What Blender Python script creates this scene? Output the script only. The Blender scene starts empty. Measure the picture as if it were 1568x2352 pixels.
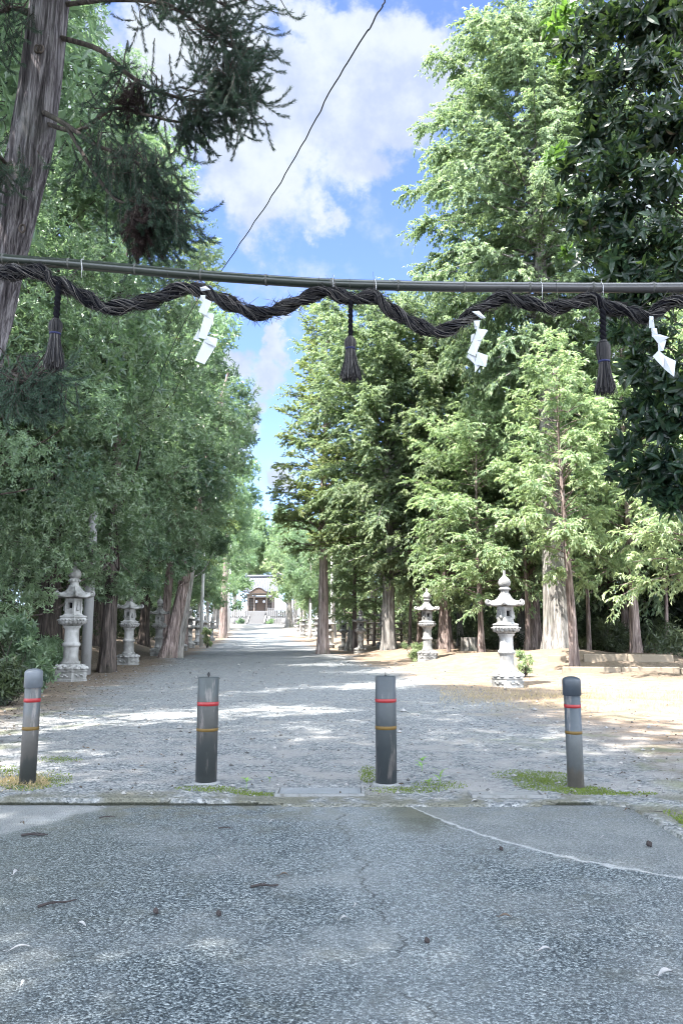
import bpy, math, random
import numpy as np
from mathutils import Vector, Matrix
R = math.radians
rng = np.random.default_rng(7)
random.seed(7)
SC = bpy.context.scene
COL = SC.collection

# ------------------------------------------------------------------ camera
F, CX, CY, HZ, CAMZ = 1763.0, 784.0, 1176.0, 1445.0, 1.1     # photo seen at 1568 x 2352
PITCH = math.atan((HZ - CY) / F)
SN, CS = math.sin(PITCH), math.cos(PITCH)
cam = bpy.data.cameras.new('camera'); cam_o = bpy.data.objects.new('camera', cam); COL.objects.link(cam_o)
cam.sensor_fit = 'VERTICAL'; cam.sensor_height = 36.0; cam.sensor_width = 24.0
cam.lens = F / 2352.0 * 36.0; cam.clip_start = 0.05; cam.clip_end = 3000
cam_o.location = (0, 0, CAMZ); cam_o.rotation_euler = (R(90) + PITCH, 0, 0)
SC.camera = cam_o

# ------------------------------------------------------------------ light
SUN_EL, SUN_AZ = R(58), math.atan2(-0.74, -0.67)      # azimuth measured from +Y towards +X
SUN_STRENGTH, SKY_STRENGTH, EXPOSURE = 2.7, 0.070, 3.2
sun_dir = Vector((math.sin(SUN_AZ) * math.cos(SUN_EL), math.cos(SUN_AZ) * math.cos(SUN_EL), math.sin(SUN_EL)))
sl = bpy.data.lights.new('sun', 'SUN'); sl.energy = SUN_STRENGTH; sl.angle = R(0.53); sl.color = (1.0, 0.95, 0.88)
so = bpy.data.objects.new('sun', sl); COL.objects.link(so)
so.rotation_euler = (-sun_dir).to_track_quat('-Z', 'Y').to_euler(); so.location = (0, 0, 60)

def P(px, py, y):
    """world point seen at photo pixel (px,py) at forward distance y"""
    u, v = (px - CX) / F, (CY - py) / F
    t = y / (CS - v * SN)
    return np.array([u * t, y, CAMZ + t * (SN + v * CS)])
def G(px, py, z=0.0):
    u, v = (px - CX) / F, (CY - py) / F
    t = (z - CAMZ) / (SN + v * CS)
    return np.array([u * t, t * (CS - v * SN), z])
def pdir(px, py):
    u, v = (px - CX) / F, (CY - py) / F
    d = np.array([u, CS - v * SN, SN + v * CS]); return d / np.linalg.norm(d)

def nd(nt, typ, ins=None, **props):
    n = nt.nodes.new(typ)
    for k, v in props.items(): setattr(n, k, v)
    for k, v in (ins or {}).items():
        s = n.inputs[k]
        if isinstance(v, bpy.types.NodeSocket): nt.links.new(v, s)
        else: s.default_value = v
    return n
def mth(nt, op, a, b=None, c=None, clamp=False):
    ins = {0: a}
    if b is not None: ins[1] = b
    if c is not None: ins[2] = c
    return nd(nt, 'ShaderNodeMath', ins, operation=op, use_clamp=clamp).outputs[0]
def mixc(nt, fac, a, b, blend='MIX'):
    n = nd(nt, 'ShaderNodeMix', {0: fac, 6: a, 7: b}, data_type='RGBA', blend_type=blend)
    return n.outputs[2]
def rgba(c): return (c[0], c[1], c[2], 1.0)
def sstep(nt, x, a, b):
    return nd(nt, 'ShaderNodeMapRange', {0: x, 1: a, 2: b, 3: 0.0, 4: 1.0}, interpolation_type='SMOOTHSTEP').outputs[0]
def noise(nt, vec, scale, detail=4, rough=0.55, dist=0.0):
    return nd(nt, 'ShaderNodeTexNoise', {'Vector': vec, 'Scale': scale, 'Detail': detail, 'Roughness': rough, 'Distortion': dist}).outputs[0]

world = bpy.data.worlds.new('World'); SC.world = world; world.use_nodes = True
wt = world.node_tree; wt.nodes.clear()
sky = nd(wt, 'ShaderNodeTexSky', sky_type='NISHITA', sun_disc=False, sun_elevation=SUN_EL, sun_rotation=SUN_AZ,
         altitude=1500.0, air_density=0.75, dust_density=0.05, ozone_density=3.0)
bg = nd(wt, 'ShaderNodeBackground', {0: mixc(wt, 1.0, sky.outputs[0], rgba((.80, .77, .88)), 'MULTIPLY'), 1: SKY_STRENGTH})
tc = nd(wt, 'ShaderNodeTexCoord').outputs['Generated']
nz = nd(wt, 'ShaderNodeTexNoise', {'Vector': tc, 'Scale': 7.0, 'Detail': 8.0, 'Roughness': 0.62})
warp = nd(wt, 'ShaderNodeVectorMath', {0: nz.outputs['Color'], 1: (0.5, 0.5, 0.5)}, operation='SUBTRACT').outputs[0]
warp = nd(wt, 'ShaderNodeVectorMath', {0: warp, 'Scale': 0.25}, operation='SCALE').outputs[0]
wd = nd(wt, 'ShaderNodeVectorMath', {0: tc, 1: warp}, operation='ADD').outputs[0]
CLOUDS = [  # photo x, y, radius (photo px), strength: the clouds stand in the sky at these directions
    (930, 170, 170, 1.0), (800, 120, 130, .9), (760, 260, 200, 1.0), (600, 330, 240, 1.0), (480, 220, 210, .9), (420, 120, 170, .9), (900, 290, 150, .9),
    (1000, 220, 120, .7), (590, 430, 150, .7), (690, 50, 110, .8), (560, 40, 110, .9), (760, 480, 85, .55), (740, 520, 60, .5), (610, 790, 85, 1.0), (640, 770, 55, .9), (560, 850, 100, 1.0),
    (500, 820, 110, 1.0), (560, 960, 80, .7), (620, 1100, 90, .8), (330, 300, 200, .8), (100, 300, 300, .8), (1450, 500, 260, .5), (1300, 900, 260, .6), (200, 900, 300, .7)]
acc = None
for (px, py, rr, st) in CLOUDS:
    d = pdir(px, py)
    dist = nd(wt, 'ShaderNodeVectorMath', {0: wd, 1: tuple(d)}, operation='DISTANCE').outputs['Value']
    ang = rr / F * 0.86
    m = mth(wt, 'MULTIPLY_ADD', dist, -st / ang, st)
    acc = m if acc is None else mth(wt, 'SMOOTH_MAX', acc, m, 0.12)
n2 = noise(wt, tc, 3.2, 7, 0.6)
other = mth(wt, 'MULTIPLY_ADD', n2, 5.0, -2.05)           # unseen clouds added around and behind the camera as fill light
sep = nd(wt, 'ShaderNodeSeparateXYZ', {0: tc}).outputs
behind = sstep(wt, sep[1], 0.45, 0.1)
other = mth(wt, 'MULTIPLY', other, behind)
cl = mth(wt, 'MAXIMUM', acc, other)
n3 = noise(wt, tc, 16.0, 8, 0.6)
cl = mth(wt, 'ADD', cl, mth(wt, 'MULTIPLY_ADD', n3, 1.0, -0.50))
cmask = sstep(wt, cl, 0.0, 0.42)
shade = mixc(wt, sstep(wt, noise(wt, tc, 7.0, 6, .6), .36, .56), rgba((0.64, 0.74, 0.96)), rgba((.91, .985, 1.05)))
cbg = nd(wt, 'ShaderNodeBackground', {0: shade, 1: mth(wt, 'MULTIPLY_ADD', sstep(wt, sep[1], 0.42, -0.15), 1.05, 0.112)})  # cloud brightness raised out of view as added frontal fill
mxs = nd(wt, 'ShaderNodeMixShader', {0: mth(wt, 'MULTIPLY', cmask, 0.94), 1: bg.outputs[0], 2: cbg.outputs[0]})
wo = nd(wt, 'ShaderNodeOutputWorld', {0: mxs.outputs[0]})

SC.view_settings.view_transform = 'Standard'; SC.view_settings.look = 'None'
SC.view_settings.exposure = EXPOSURE; SC.view_settings.gamma = 1.0
SC.render.engine = 'CYCLES'
SC.cycles.max_bounces = 6; SC.cycles.diffuse_bounces = 4; SC.cycles.glossy_bounces = 2; SC.cycles.transmission_bounces = 4
SC.cycles.transparent_max_bounces = 6; SC.cycles.caustics_reflective = False; SC.cycles.caustics_refractive = False
SC.cycles.filter_width = 1.05; SC.cycles.use_denoising = True; SC.cycles.denoising_prefilter = 'ACCURATE'; SC.cycles.sample_clamp_indirect = 4.0

# ------------------------------------------------------------------ mesh helpers
def hash3(ix, iy, iz):
    n = (ix * 374761393 + iy * 668265263 + iz * 2147483647 // 3) & 0x7fffffff
    n = ((n ^ (n >> 13)) * 1274126177) & 0x7fffffff
    return ((n ^ (n >> 16)) & 0xffff) / 65535.0
def vnoise(p):
    p = np.asarray(p, float); i = np.floor(p).astype(np.int64); f = p - i; f = f * f * (3 - 2 * f)
    r = 0
    for a in (0, 1):
        for b in (0, 1):
            for c in (0, 1):
                w = (f[..., 0] if a else 1 - f[..., 0]) * (f[..., 1] if b else 1 - f[..., 1]) * (f[..., 2] if c else 1 - f[..., 2])
                r = r + w * hash3(i[..., 0] + a, i[..., 1] + b, i[..., 2] + c)
    return r
def unit(a): return a / np.maximum(np.linalg.norm(a, axis=-1, keepdims=True), 1e-9)

class MB:
    def __init__(s): s.v = []; s.q = []; s.t = []; s.tint = []; s.n = 0
    def add(s, V, quads=None, tris=None, tint=0.5):
        V = np.asarray(V, float).reshape(-1, 3)
        s.v.append(V); s.tint.append(np.broadcast_to(np.asarray(tint, float), (len(V),)))
        if quads is not None and len(quads): s.q.append(np.asarray(quads, np.int64).reshape(-1, 4) + s.n)
        if tris is not None and len(tris): s.t.append(np.asarray(tris, np.int64).reshape(-1, 3) + s.n)
        s.n += len(V)
    def mesh(s, name, mat, smooth=True):
        V = np.concatenate(s.v) if s.v else np.zeros((0, 3)); T = np.concatenate(s.tint)
        q = np.concatenate(s.q) if s.q else np.zeros((0, 4), np.int64)
        t = np.concatenate(s.t) if s.t else np.zeros((0, 3), np.int64)
        me = bpy.data.meshes.new(name)
        me.vertices.add(len(V)); me.vertices.foreach_set('co', V.astype(np.float32).ravel())
        lo = np.concatenate([q.ravel(), t.ravel()]).astype(np.int32)
        me.loops.add(len(lo)); me.loops.foreach_set('vertex_index', lo)
        nf = len(q) + len(t); me.polygons.add(nf)
        tot = np.concatenate([np.full(len(q), 4), np.full(len(t), 3)]).astype(np.int32)
        st = np.concatenate([[0], np.cumsum(tot)[:-1]]).astype(np.int32) if nf else np.zeros(0, np.int32)
        me.polygons.foreach_set('loop_start', st); me.polygons.foreach_set('loop_total', tot)
        me.polygons.foreach_set('use_smooth', np.full(nf, bool(smooth)))
        at = me.attributes.new('tint', 'FLOAT', 'POINT'); at.data.foreach_set('value', T.astype(np.float32))
        me.materials.append(mat); me.update(calc_edges=True); me.validate()
        return me
    def build(s, name, mat, parent=None, smooth=True, loc=None):
        return link(name, s.mesh(name, mat, smooth), parent, loc)
    # --- shapes
    def tube(s, pts, rad, sides=8, cap=True, tint=0.5, phase=0.0):
        pts = np.asarray(pts, float); n = len(pts); rad = np.broadcast_to(np.asarray(rad, float), (n,))
        tg = unit(np.gradient(pts, axis=0)); ref = np.array([0., 0, 1]) if abs(tg[0][2]) < .9 else np.array([1., 0, 0])
        a = unit(np.cross(tg[0], ref)); A = [a]
        for i in range(1, n):
            a = a - tg[i] * np.dot(a, tg[i]); a = a / max(np.linalg.norm(a), 1e-9); A.append(a)
        A = np.array(A); B = np.cross(tg, A)
        ph = phase + np.arange(sides) * 2 * math.pi / sides
        V = pts[:, None] + rad[:, None, None] * (np.cos(ph)[None, :, None] * A[:, None] + np.sin(ph)[None, :, None] * B[:, None])
        i = np.arange(n - 1)[:, None] * sides; j = np.arange(sides)[None]; k = (j + 1) % sides
        Q = np.stack([i + j, i + k, i + sides + k, i + sides + j], -1).reshape(-1, 4)
        V = V.reshape(-1, 3); T = None
        if cap:
            V = np.vstack([V, pts[0], pts[-1]]); jj = np.arange(sides); kk = (jj + 1) % sides
            T = np.vstack([np.stack([kk, jj, np.full(sides, n * sides)], -1), np.stack([(n - 1) * sides + jj, (n - 1) * sides + kk, np.full(sides, n * sides + 1)], -1)])
        s.add(V, Q, T, tint)
    def lathe(s, prof, sides=24, ang0=0.0, center=(0, 0, 0), poly=None, tint=0.5):
        prof = np.asarray(prof, float); ph = ang0 + np.arange(sides) * 2 * math.pi / sides
        k = np.ones(sides)
        if poly: w = math.pi / poly; m = np.mod(ph - ang0, 2 * w) - w; k = math.cos(w) / np.cos(m)
        V = np.stack([prof[:, 0:1] * np.cos(ph) * k, prof[:, 0:1] * np.sin(ph) * k, np.repeat(prof[:, 1:2], sides, 1)], -1) + np.asarray(center)
        n = len(prof); i = np.arange(n - 1)[:, None] * sides; j = np.arange(sides)[None]; kk = (j + 1) % sides
        Q = np.stack([i + j, i + kk, i + sides + kk, i + sides + j], -1).reshape(-1, 4)
        s.add(V.reshape(-1, 3), Q, None, tint)
    def box(s, c, size, rz=0.0, bevel=0.0, tint=0.5, M=None):
        hx, hy, hz = np.asarray(size, float) / 2; b = min(bevel, hx * .45, hy * .45, hz * .45)
        if b <= 0:
            V = np.array([[x, y, z] for z in (-hz, hz) for x, y in ((-hx, -hy), (hx, -hy), (hx, hy), (-hx, hy))])
            Q = [[0, 3, 2, 1], [4, 5, 6, 7], [0, 1, 5, 4], [1, 2, 6, 5], [2, 3, 7, 6], [3, 0, 4, 7]]
        else:
            V = []; Q = []
            rings = [(-hz, b), (-hz + b, 0), (hz - b, 0), (hz, b)]
            for z, ins in rings:
                x, y = hx - ins, hy - ins; e = b if ins == 0 else b * .4
                V += [[-x + e, -y, z], [x - e, -y, z], [x, -y + e, z], [x, y - e, z], [x - e, y, z], [-x + e, y, z], [-x, y - e, z], [-x, -y + e, z]]
            for r in range(3):
                for j in range(8): Q.append([r * 8 + j, r * 8 + (j + 1) % 8, r * 8 + 8 + (j + 1) % 8, r * 8 + 8 + j])
            for o, rev in ((0, True), (24, False)):
                f = [[0, 1, 2, 7], [7, 2, 3, 6], [6, 3, 4, 5]]
                for q in f: q = [o + a for a in q]; Q.append(q[::-1] if rev else q)
            V = np.array(V)
        if M is not None: V = V @ np.asarray(M).T
        c_, s_ = math.cos(rz), math.sin(rz)
        V = np.stack([V[:, 0] * c_ - V[:, 1] * s_, V[:, 0] * s_ + V[:, 1] * c_, V[:, 2]], -1) + np.asarray(c, float)
        s.add(V, Q, None, tint)
    def leaves(s, pos, d, nrm, L, W, tint, shape=0, curl=0.15):
        """one small face set per leaf. shape 0: folded diamond, 1: full blade with midrib"""
        n = len(pos)
        if n == 0: return
        d = unit(d); sd = unit(np.cross(d, nrm)); up = np.cross(sd, d)
        L = np.broadcast_to(np.asarray(L, float), (n,))[:, None]; W = np.broadcast_to(np.asarray(W, float), (n,))[:, None]
        tint = np.broadcast_to(np.asarray(tint, float), (n,))
        if shape == 0:
            V = np.stack([pos, pos + d * L * .45 + sd * W * .5 + up * W * .12, pos + d * L - up * L * curl, pos + d * L * .45 - sd * W * .5 + up * W * .12], 1)
            b = np.arange(n)[:, None] * 4
            s.add(V.reshape(-1, 3), b + np.array([[0, 1, 2, 3]]), None, np.repeat(tint, 4))
        else:
            def pt(a, w, h): return pos + d * L * a + sd * W * w + up * (W * h - L * curl * a * a)
            V = np.stack([pt(0, 0, 0), pt(.3, .46, .13), pt(.66, .4, .12), pt(1, 0, 0), pt(.66, -.4, .12), pt(.3, -.46, .13), pt(.3, 0, 0), pt(.66, 0, 0)], 1)
            b = np.arange(n)[:, None] * 8
            q = np.vstack([b + np.array([[1, 6, 7, 2]]), b + np.array([[6, 5, 4, 7]])])
            t = np.vstack([b + np.array([[0, 6, 1]]), b + np.array([[0, 5, 6]]), b + np.array([[7, 3, 2]]), b + np.array([[7, 4, 3]])])
            s.add(V.reshape(-1, 3), q, t, np.repeat(tint, 8))

def link(name, me, parent=None, loc=None):
    o = bpy.data.objects.new(name, me); COL.objects.link(o)
    if parent is not None: o.parent = parent
    if loc is not None: o.location = loc
    return o
def tag(o, label=None, cat=None, group=None, kind=None):
    if label: o['label'] = label
    if cat: o['category'] = cat
    if group: o['group'] = group
    if kind: o['kind'] = kind
    return o
def thing(name, label, cat, loc=(0, 0, 0), rz=0.0, group=None):
    o = link(name, None, None, tuple(loc)); o.rotation_euler = (0, 0, rz)
    return tag(o, label, cat, group)
def copy_tree(o, parent=None):
    c = o.copy(); COL.objects.link(c)
    if parent is not None: c.parent = parent
    for ch in o.children: copy_tree(ch, c)
    return c
def dup(root, loc, rz, scale=1.0, label=None, group=None, cat=None):
    c = copy_tree(root); c.location = tuple(loc); c.rotation_euler = (0, 0, rz)
    c.scale = (scale,) * 3 if not isinstance(scale, (tuple, list)) else scale
    return tag(c, label, cat, group)
def catmull(pts, per=8):
    p = np.asarray(pts, float); p = np.vstack([2 * p[0] - p[1], p, 2 * p[-1] - p[-2]]); out = []
    for i in range(1, len(p) - 2):
        for t in np.arange(per) / per:
            a, b, c, d = p[i - 1], p[i], p[i + 1], p[i + 2]
            out.append(.5 * (2 * b + (c - a) * t + (2 * a - 5 * b + 4 * c - d) * t * t + (3 * b - a - 3 * c + d) * t ** 3))
    out.append(p[-2]); return np.array(out)

# ------------------------------------------------------------------ materials
def newmat(name):
    m = bpy.data.materials.new(name); m.use_nodes = True; nt = m.node_tree; nt.nodes.clear()
    out = nd(nt, 'ShaderNodeOutputMaterial'); return m, nt, out
def principled(nt, out, col, rough=.8, bump=None, bstr=.5, bdist=.02, spec=.3, metal=0.0):
    ins = {'Base Color': col, 'Roughness': rough, 'Specular IOR Level': spec, 'Metallic': metal}
    p = nd(nt, 'ShaderNodeBsdfPrincipled', ins)
    if bump is not None:
        b = nd(nt, 'ShaderNodeBump', {'Height': bump, 'Strength': bstr, 'Distance': bdist}); nt.links.new(b.outputs[0], p.inputs['Normal'])
    nt.links.new(p.outputs[0], out.inputs[0]); return p
def objco(nt, scale=(1, 1, 1), geo=False):
    t = nd(nt, 'ShaderNodeNewGeometry').outputs['Position'] if geo else nd(nt, 'ShaderNodeTexCoord').outputs['Object']
    return nd(nt, 'ShaderNodeMapping', {0: t, 3: scale}).outputs[0]
def ramp(nt, f, stops):
    n = nd(nt, 'ShaderNodeValToRGB', {0: f}); cr = n.color_ramp
    while len(cr.elements) < len(stops): cr.elements.new(.5)
    for e, (p, c) in zip(cr.elements, stops): e.position = p; e.color = rgba(c)
    return n.outputs[0]

def leaf_mat(name, dark, light, rough=.45, trans=.35, spec=.4, tcol=None):
    m, nt, out = newmat(name)
    at = nd(nt, 'ShaderNodeAttribute', attribute_name='tint').outputs['Fac']
    oi = nd(nt, 'ShaderNodeObjectInfo').outputs['Random']
    c = mixc(nt, at, rgba(dark), rgba(light))
    h = nd(nt, 'ShaderNodeHueSaturation', {'Hue': mth(nt, 'MULTIPLY_ADD', oi, .03, .485), 'Saturation': 1.0, 'Value': mth(nt, 'MULTIPLY_ADD', oi, .3, .85), 'Color': c}).outputs[0]
    p = nd(nt, 'ShaderNodeBsdfPrincipled', {'Base Color': h, 'Roughness': rough, 'Specular IOR Level': spec})
    tcv = mixc(nt, .5, h, rgba(tcol or (light[0] * 1.35, light[1] * 1.55, light[2] * .85)))
    t = nd(nt, 'ShaderNodeBsdfTranslucent', {0: tcv})
    mx = nd(nt, 'ShaderNodeMixShader', {0: trans, 1: p.outputs[0], 2: t.outputs[0]})
    nt.links.new(mx.outputs[0], out.inputs[0]); return m
M_OAK = leaf_mat('oak_leaf', (.032, .064, .050), (.22, .305, .185), .34, .45, .65)
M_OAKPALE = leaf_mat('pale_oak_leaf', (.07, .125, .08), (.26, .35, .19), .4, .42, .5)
M_HINOKI = leaf_mat('cypress_frond', (.04, .08, .058), (.335, .40, .24), .55, .44, .35)
M_LIME = leaf_mat('lime_frond', (.085, .14, .085), (.39, .45, .265), .5, .46, .35)
M_SUGI = leaf_mat('cedar_needle_far', (.05, .085, .05), (.32, .37, .16), .55, .42, .3)
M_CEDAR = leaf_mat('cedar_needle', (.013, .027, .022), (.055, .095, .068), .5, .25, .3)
M_DEADNEEDLE = leaf_mat('dead_needle', (.02, .015, .017), (.05, .036, .036), .8, .15, .1)
M_CAMELLIA = leaf_mat('glossy_dark_leaf', (.007, .017, .014), (.022, .046, .023), .30, .26, .42, (.16, .26, .05))
M_DEEP = leaf_mat('deep_wood_leaf', (.012, .02, .013), (.045, .065, .035), .5, .25, .3)
M_UNDER = leaf_mat('undergrowth_leaf', (.012, .02, .012), (.07, .09, .04), .5, .3, .4)
M_MOSS = leaf_mat('moss', (.05, .075, .02), (.16, .20, .05), .8, .2, .1)
M_DRY = leaf_mat('dry_grass', (.22, .17, .09), (.45, .37, .22), .8, .2, .1)
M_WEED = leaf_mat('weed', (.08, .16, .04), (.2, .32, .08), .5, .35, .3)
M_LITTER = leaf_mat('leaf_litter', (.03, .024, .019), (.14, .112, .09), .8, .1, .1)

def bark_mat(name, a, b, c, sx=14, sz=1.6, bd=.05):
    m, nt, out = newmat(name)
    co = objco(nt, (sx, sx, sz)); n1 = noise(nt, co, 1.0, 6, .65, .6); n2 = noise(nt, objco(nt, (sx * 3, sx * 3, sz * 2)), 1.0, 5, .6)
    n3 = noise(nt, objco(nt), .9, 4)
    f = mth(nt, 'MULTIPLY_ADD', n2, .4, mth(nt, 'MULTIPLY', n1, .7))
    col = ramp(nt, f, [(.40, a), (.53, b), (.66, c)])
    col = mixc(nt, sstep(nt, n3, .5, .75), col, rgba((b[0] * .8, b[1] * .95, b[2] * .8)))
    principled(nt, out, col, .9, f, 1.0, bd * 1.4, .15); return m
M_BARK = bark_mat('cedar_bark', (.014, .012, .014), (.085, .076, .082), (.25, .235, .245), 20, 1.3)
M_BARKR = bark_mat('red_brown_bark', (.028, .021, .02), (.15, .115, .105), (.34, .275, .255), 13, 1.0)
M_BARKR_SUNLIT = bark_mat('sunlit_red_brown_bark', (.06, .045, .04), (.28, .22, .20), (.52, .44, .41), 12, .9)  # sunlit copy of the red-brown bark, sunlight put into the paler colour
M_BARKG = bark_mat('grey_bark', (.045, .041, .038), (.16, .15, .14), (.33, .31, .285), 9, 1.0)
M_BARKD = bark_mat('dark_bark', (.015, .013, .012), (.05, .042, .038), (.11, .09, .08), 10, 1.2)

def stone_mat(name, base, dirt, amount=.5, scale=1.0):
    m, nt, out = newmat(name)
    co = objco(nt); oi = nd(nt, 'ShaderNodeObjectInfo').outputs['Random']
    off = nd(nt, 'ShaderNodeCombineXYZ', {0: mth(nt, 'MULTIPLY', oi, 37.0), 1: mth(nt, 'MULTIPLY', oi, 11.0)}).outputs[0]
    co = nd(nt, 'ShaderNodeVectorMath', {0: co, 1: off}, operation='ADD').outputs[0]
    st = nd(nt, 'ShaderNodeMapping', {0: co, 3: (6 * scale, 6 * scale, 1.5 * scale)}).outputs[0]
    n1 = noise(nt, st, 1.0, 6, .65); n2 = noise(nt, co, 45 * scale, 3, .7); n3 = noise(nt, co, 4.5 * scale, 5, .6)
    k = sstep(nt, mth(nt, 'MULTIPLY_ADD', n3, .5, mth(nt, 'MULTIPLY', n1, .5)), .62 - .25 * amount, .72 - .15 * amount)
    col = mixc(nt, mth(nt, 'MULTIPLY', k, .85), rgba(base), rgba(dirt))
    col = mixc(nt, mth(nt, 'MULTIPLY', n2, .5), col, rgba((base[0] * .55, base[1] * .55, base[2] * .55)))
    principled(nt, out, col, .85, mth(nt, 'MULTIPLY_ADD', n3, .6, n2), .5, .008, .2); return m
M_STONE = stone_mat('granite', (.37, .368, .36), (.065, .062, .055), .88)
M_STONED = stone_mat('stained_granite', (.34, .34, .33), (.05, .05, .045), .95)
M_STONEW = stone_mat('pale_stone', (.165, .163, .165), (.085, .08, .072), .3)
M_CONC = stone_mat('weathered_concrete', (.34, .34, .33), (.13, .13, .11), .5)
M_COVER = stone_mat('worn_cover_concrete', (.20, .205, .205), (.09, .09, .08), .5, 3)
M_KERB = stone_mat('sandy_kerb_stone', (.24, .20, .155), (.13, .10, .07), .4)

def plain(name, col, rough=.6, spec=.3, metal=0.0, var=.25, sc=12, bump=.2):
    m, nt, out = newmat(name); n = noise(nt, objco(nt), sc, 5, .6)
    c = mixc(nt, n, rgba([x * (1 - var) for x in col]), rgba([min(1, x * (1 + var)) for x in col]))
    principled(nt, out, c, rough, n, bump, .004, spec, metal); return m
M_HOLLOW_SHADE = plain('hollow_shade', (.012, .012, .014), .9, .1)  # near-black panel colour stands in for shade inside the lantern windows
M_RED = plain('red_tape', (.19, .009, .011), .45, .4, var=.12)
M_YEL = plain('yellow_tape', (.085, .05, .009), .6, .3, var=.35, sc=30)
M_STEEL = plain('galvanised_steel', (.095, .106, .12), .5, .4, .2, .2, 25)
M_IRON = plain('black_iron', (.02, .02, .022), .6, .3)
M_PAPER = plain('white_paper', (.40, .415, .44), .7, .2, var=.03, sc=6, bump=.1)
M_STRAW = leaf_mat('dark_straw', (.006, .006, .009), (.042, .038, .038), .7, .05, .25)
M_STRAWP = leaf_mat('pale_straw', (.02, .02, .024), (.13, .118, .11), .65, .1, .3)
M_CORE = plain('rope_core', (.004, .004, .006), .9, .1, var=.4, sc=60)
M_BLUE = plain('blue_binding', (.010, .012, .05), .6, .3)
M_WIRE = plain('dark_wire', (.03, .035, .05), .5, .4)
M_TIE = plain('pale_tie_wire', (.5, .5, .52), .5, .4)
M_WOOD = plain('old_shrine_wood', (.085, .062, .05), .8, .2, sc=20)
M_WOODP = plain('pale_shrine_wood', (.17, .14, .12), .8, .2, sc=14)
M_TILE = plain('grey_roof_tile', (.068, .072, .088), .45, .5, sc=5)
M_POLE = stone_mat('grey_pole', (.22, .22, .22), (.16, .16, .15), .3)
M_POLEW = stone_mat('pale_pole', (.58, .58, .57), (.3, .3, .29), .3)
M_LAMP = plain('lamp_housing', (.72, .72, .72), .4, .4)

# ------------------------------------------------------------------ ground
def ss(a, b, x):
    t = np.clip((np.asarray(x, float) - a) / (b - a), 0, 1); return t * t * (3 - 2 * t)
EDGE_Y = 5.13
def path_r(y): return 3.6 - .11 * y
def path_l(y): return -2.8 - .11 * y
def edge_x(y): return 1.86 + .12 * (vnoise(np.stack([np.zeros_like(y), y * 2.1, np.zeros_like(y) + 5], -1)) - .5)
def on_asphalt(x, y):
    x = np.asarray(x, float); y = np.asarray(y, float)
    ey = 5.075 + .05 * vnoise(np.stack([x * 3.1, 0 * x, 0 * x + 2], -1)) + .02 * vnoise(np.stack([x * 14, 0 * x, 0 * x + 6], -1))
    return (y < ey) & (x < edge_x(y))
def terrain(x, y):
    x = np.asarray(x, float); y = np.asarray(y, float); x, y = np.broadcast_arrays(x, y)
    z = np.zeros_like(x)
    z = z + 2.1 * ss(75, 150, y)
    dr = x - path_r(y); dl = path_l(y) - x
    z = z + .32 * ss(.8, 3.2, dr) * ss(20.8, 24.0, y + .25 * (x - 5)) * (1 - ss(75, 95, y))
    z = z + .55 * ss(1.7, 4.0, dl) * ss(5, 10, y)
    z = z + .5 * ss(7, 16, dr) * ss(8, 18, y)
    amp = .05 * ss(.2, 2, np.maximum(dr, dl)) + .012
    z = z + amp * 2 * (vnoise(np.stack([x * .9, y * .9, 0 * x], -1)) - .5) + .35 * amp * (vnoise(np.stack([x * 3.3, y * 3.3, 0 * x + 9], -1)) - .5)
    # root mounds
    for (mx, my, mr, mh) in MOUNDS:
        d2 = (x - mx) ** 2 + (y - my) ** 2
        z = z + mh * np.exp(-d2 / (mr * mr))
    near = ss(5.1, 7.0, y)
    z = z * near + (1 - near) * (.010 + .022 * ss(-.3, -1.2, x) + .008 * (vnoise(np.stack([x * 2.2, y * 2.2, 0 * x + 3], -1)) - .5))
    z = np.where(y < 5.0, .004, z)
    fill = np.maximum(ss(-.46, -.42, x) * (1 - ss(1.25, 1.4, x)), ss(1.6, 1.7, x))
    fill = fill * ((y > 5.03) | (x > 1.75))
    return np.where(on_asphalt(x, y), -.10 + .114 * fill, z)
MOUNDS = []
def T(x, y): return float(terrain(np.array([x]), np.array([y]))[0])
_b = G(385, 1522); TC = (_b[0], _b[1]); MOUNDS.append((TC[0], TC[1], 1.3, .16))
_b = P(893, 1497, 31.0); TF = (_b[0], _b[1]); MOUNDS.append((TF[0], TF[1], 1.7, .22))
_b = P(1285, 1505, 24.0); TE = (_b[0], _b[1]); MOUNDS.append((TE[0], TE[1], 1.6, .18))
_b = P(512, 1468, 80.0); TD = (_b[0], _b[1]); MOUNDS.append((TD[0], TD[1], 2.4, .2))

def axis(knots):
    out = []
    for (a, b, st) in knots: out += list(np.arange(a, b, st))
    return np.array(out + [knots[-1][1]])
ys = np.concatenate([axis([(-400, -40, 60), (-40, 3.0, 4), (3.0, 5.05, .12), (5.05, 5.25, .02), (5.25, 9, .07), (9, 14, .12), (14, 30, .25), (30, 60, .6), (60, 160, 2), (160, 300, 15), (300, 900, 100)])])
xs = np.concatenate([axis([(-700, -100, 100), (-100, -24, 8), (-24, -8, .6), (-8, -5, .2), (-5, 5, .08), (5, 8, .2), (8, 24, .6), (24, 100, 8), (100, 700, 100)])])
X, Y = np.meshgrid(xs, ys); Z = terrain(X, Y)
ny, nx = X.shape; i = np.arange(ny - 1)[:, None] * nx; j = np.arange(nx - 1)[None]
g = MB(); g.add(np.stack([X, Y, Z], -1), np.stack([i + j, i + j + 1, i + nx + j + 1, i + nx + j], -1))

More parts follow.
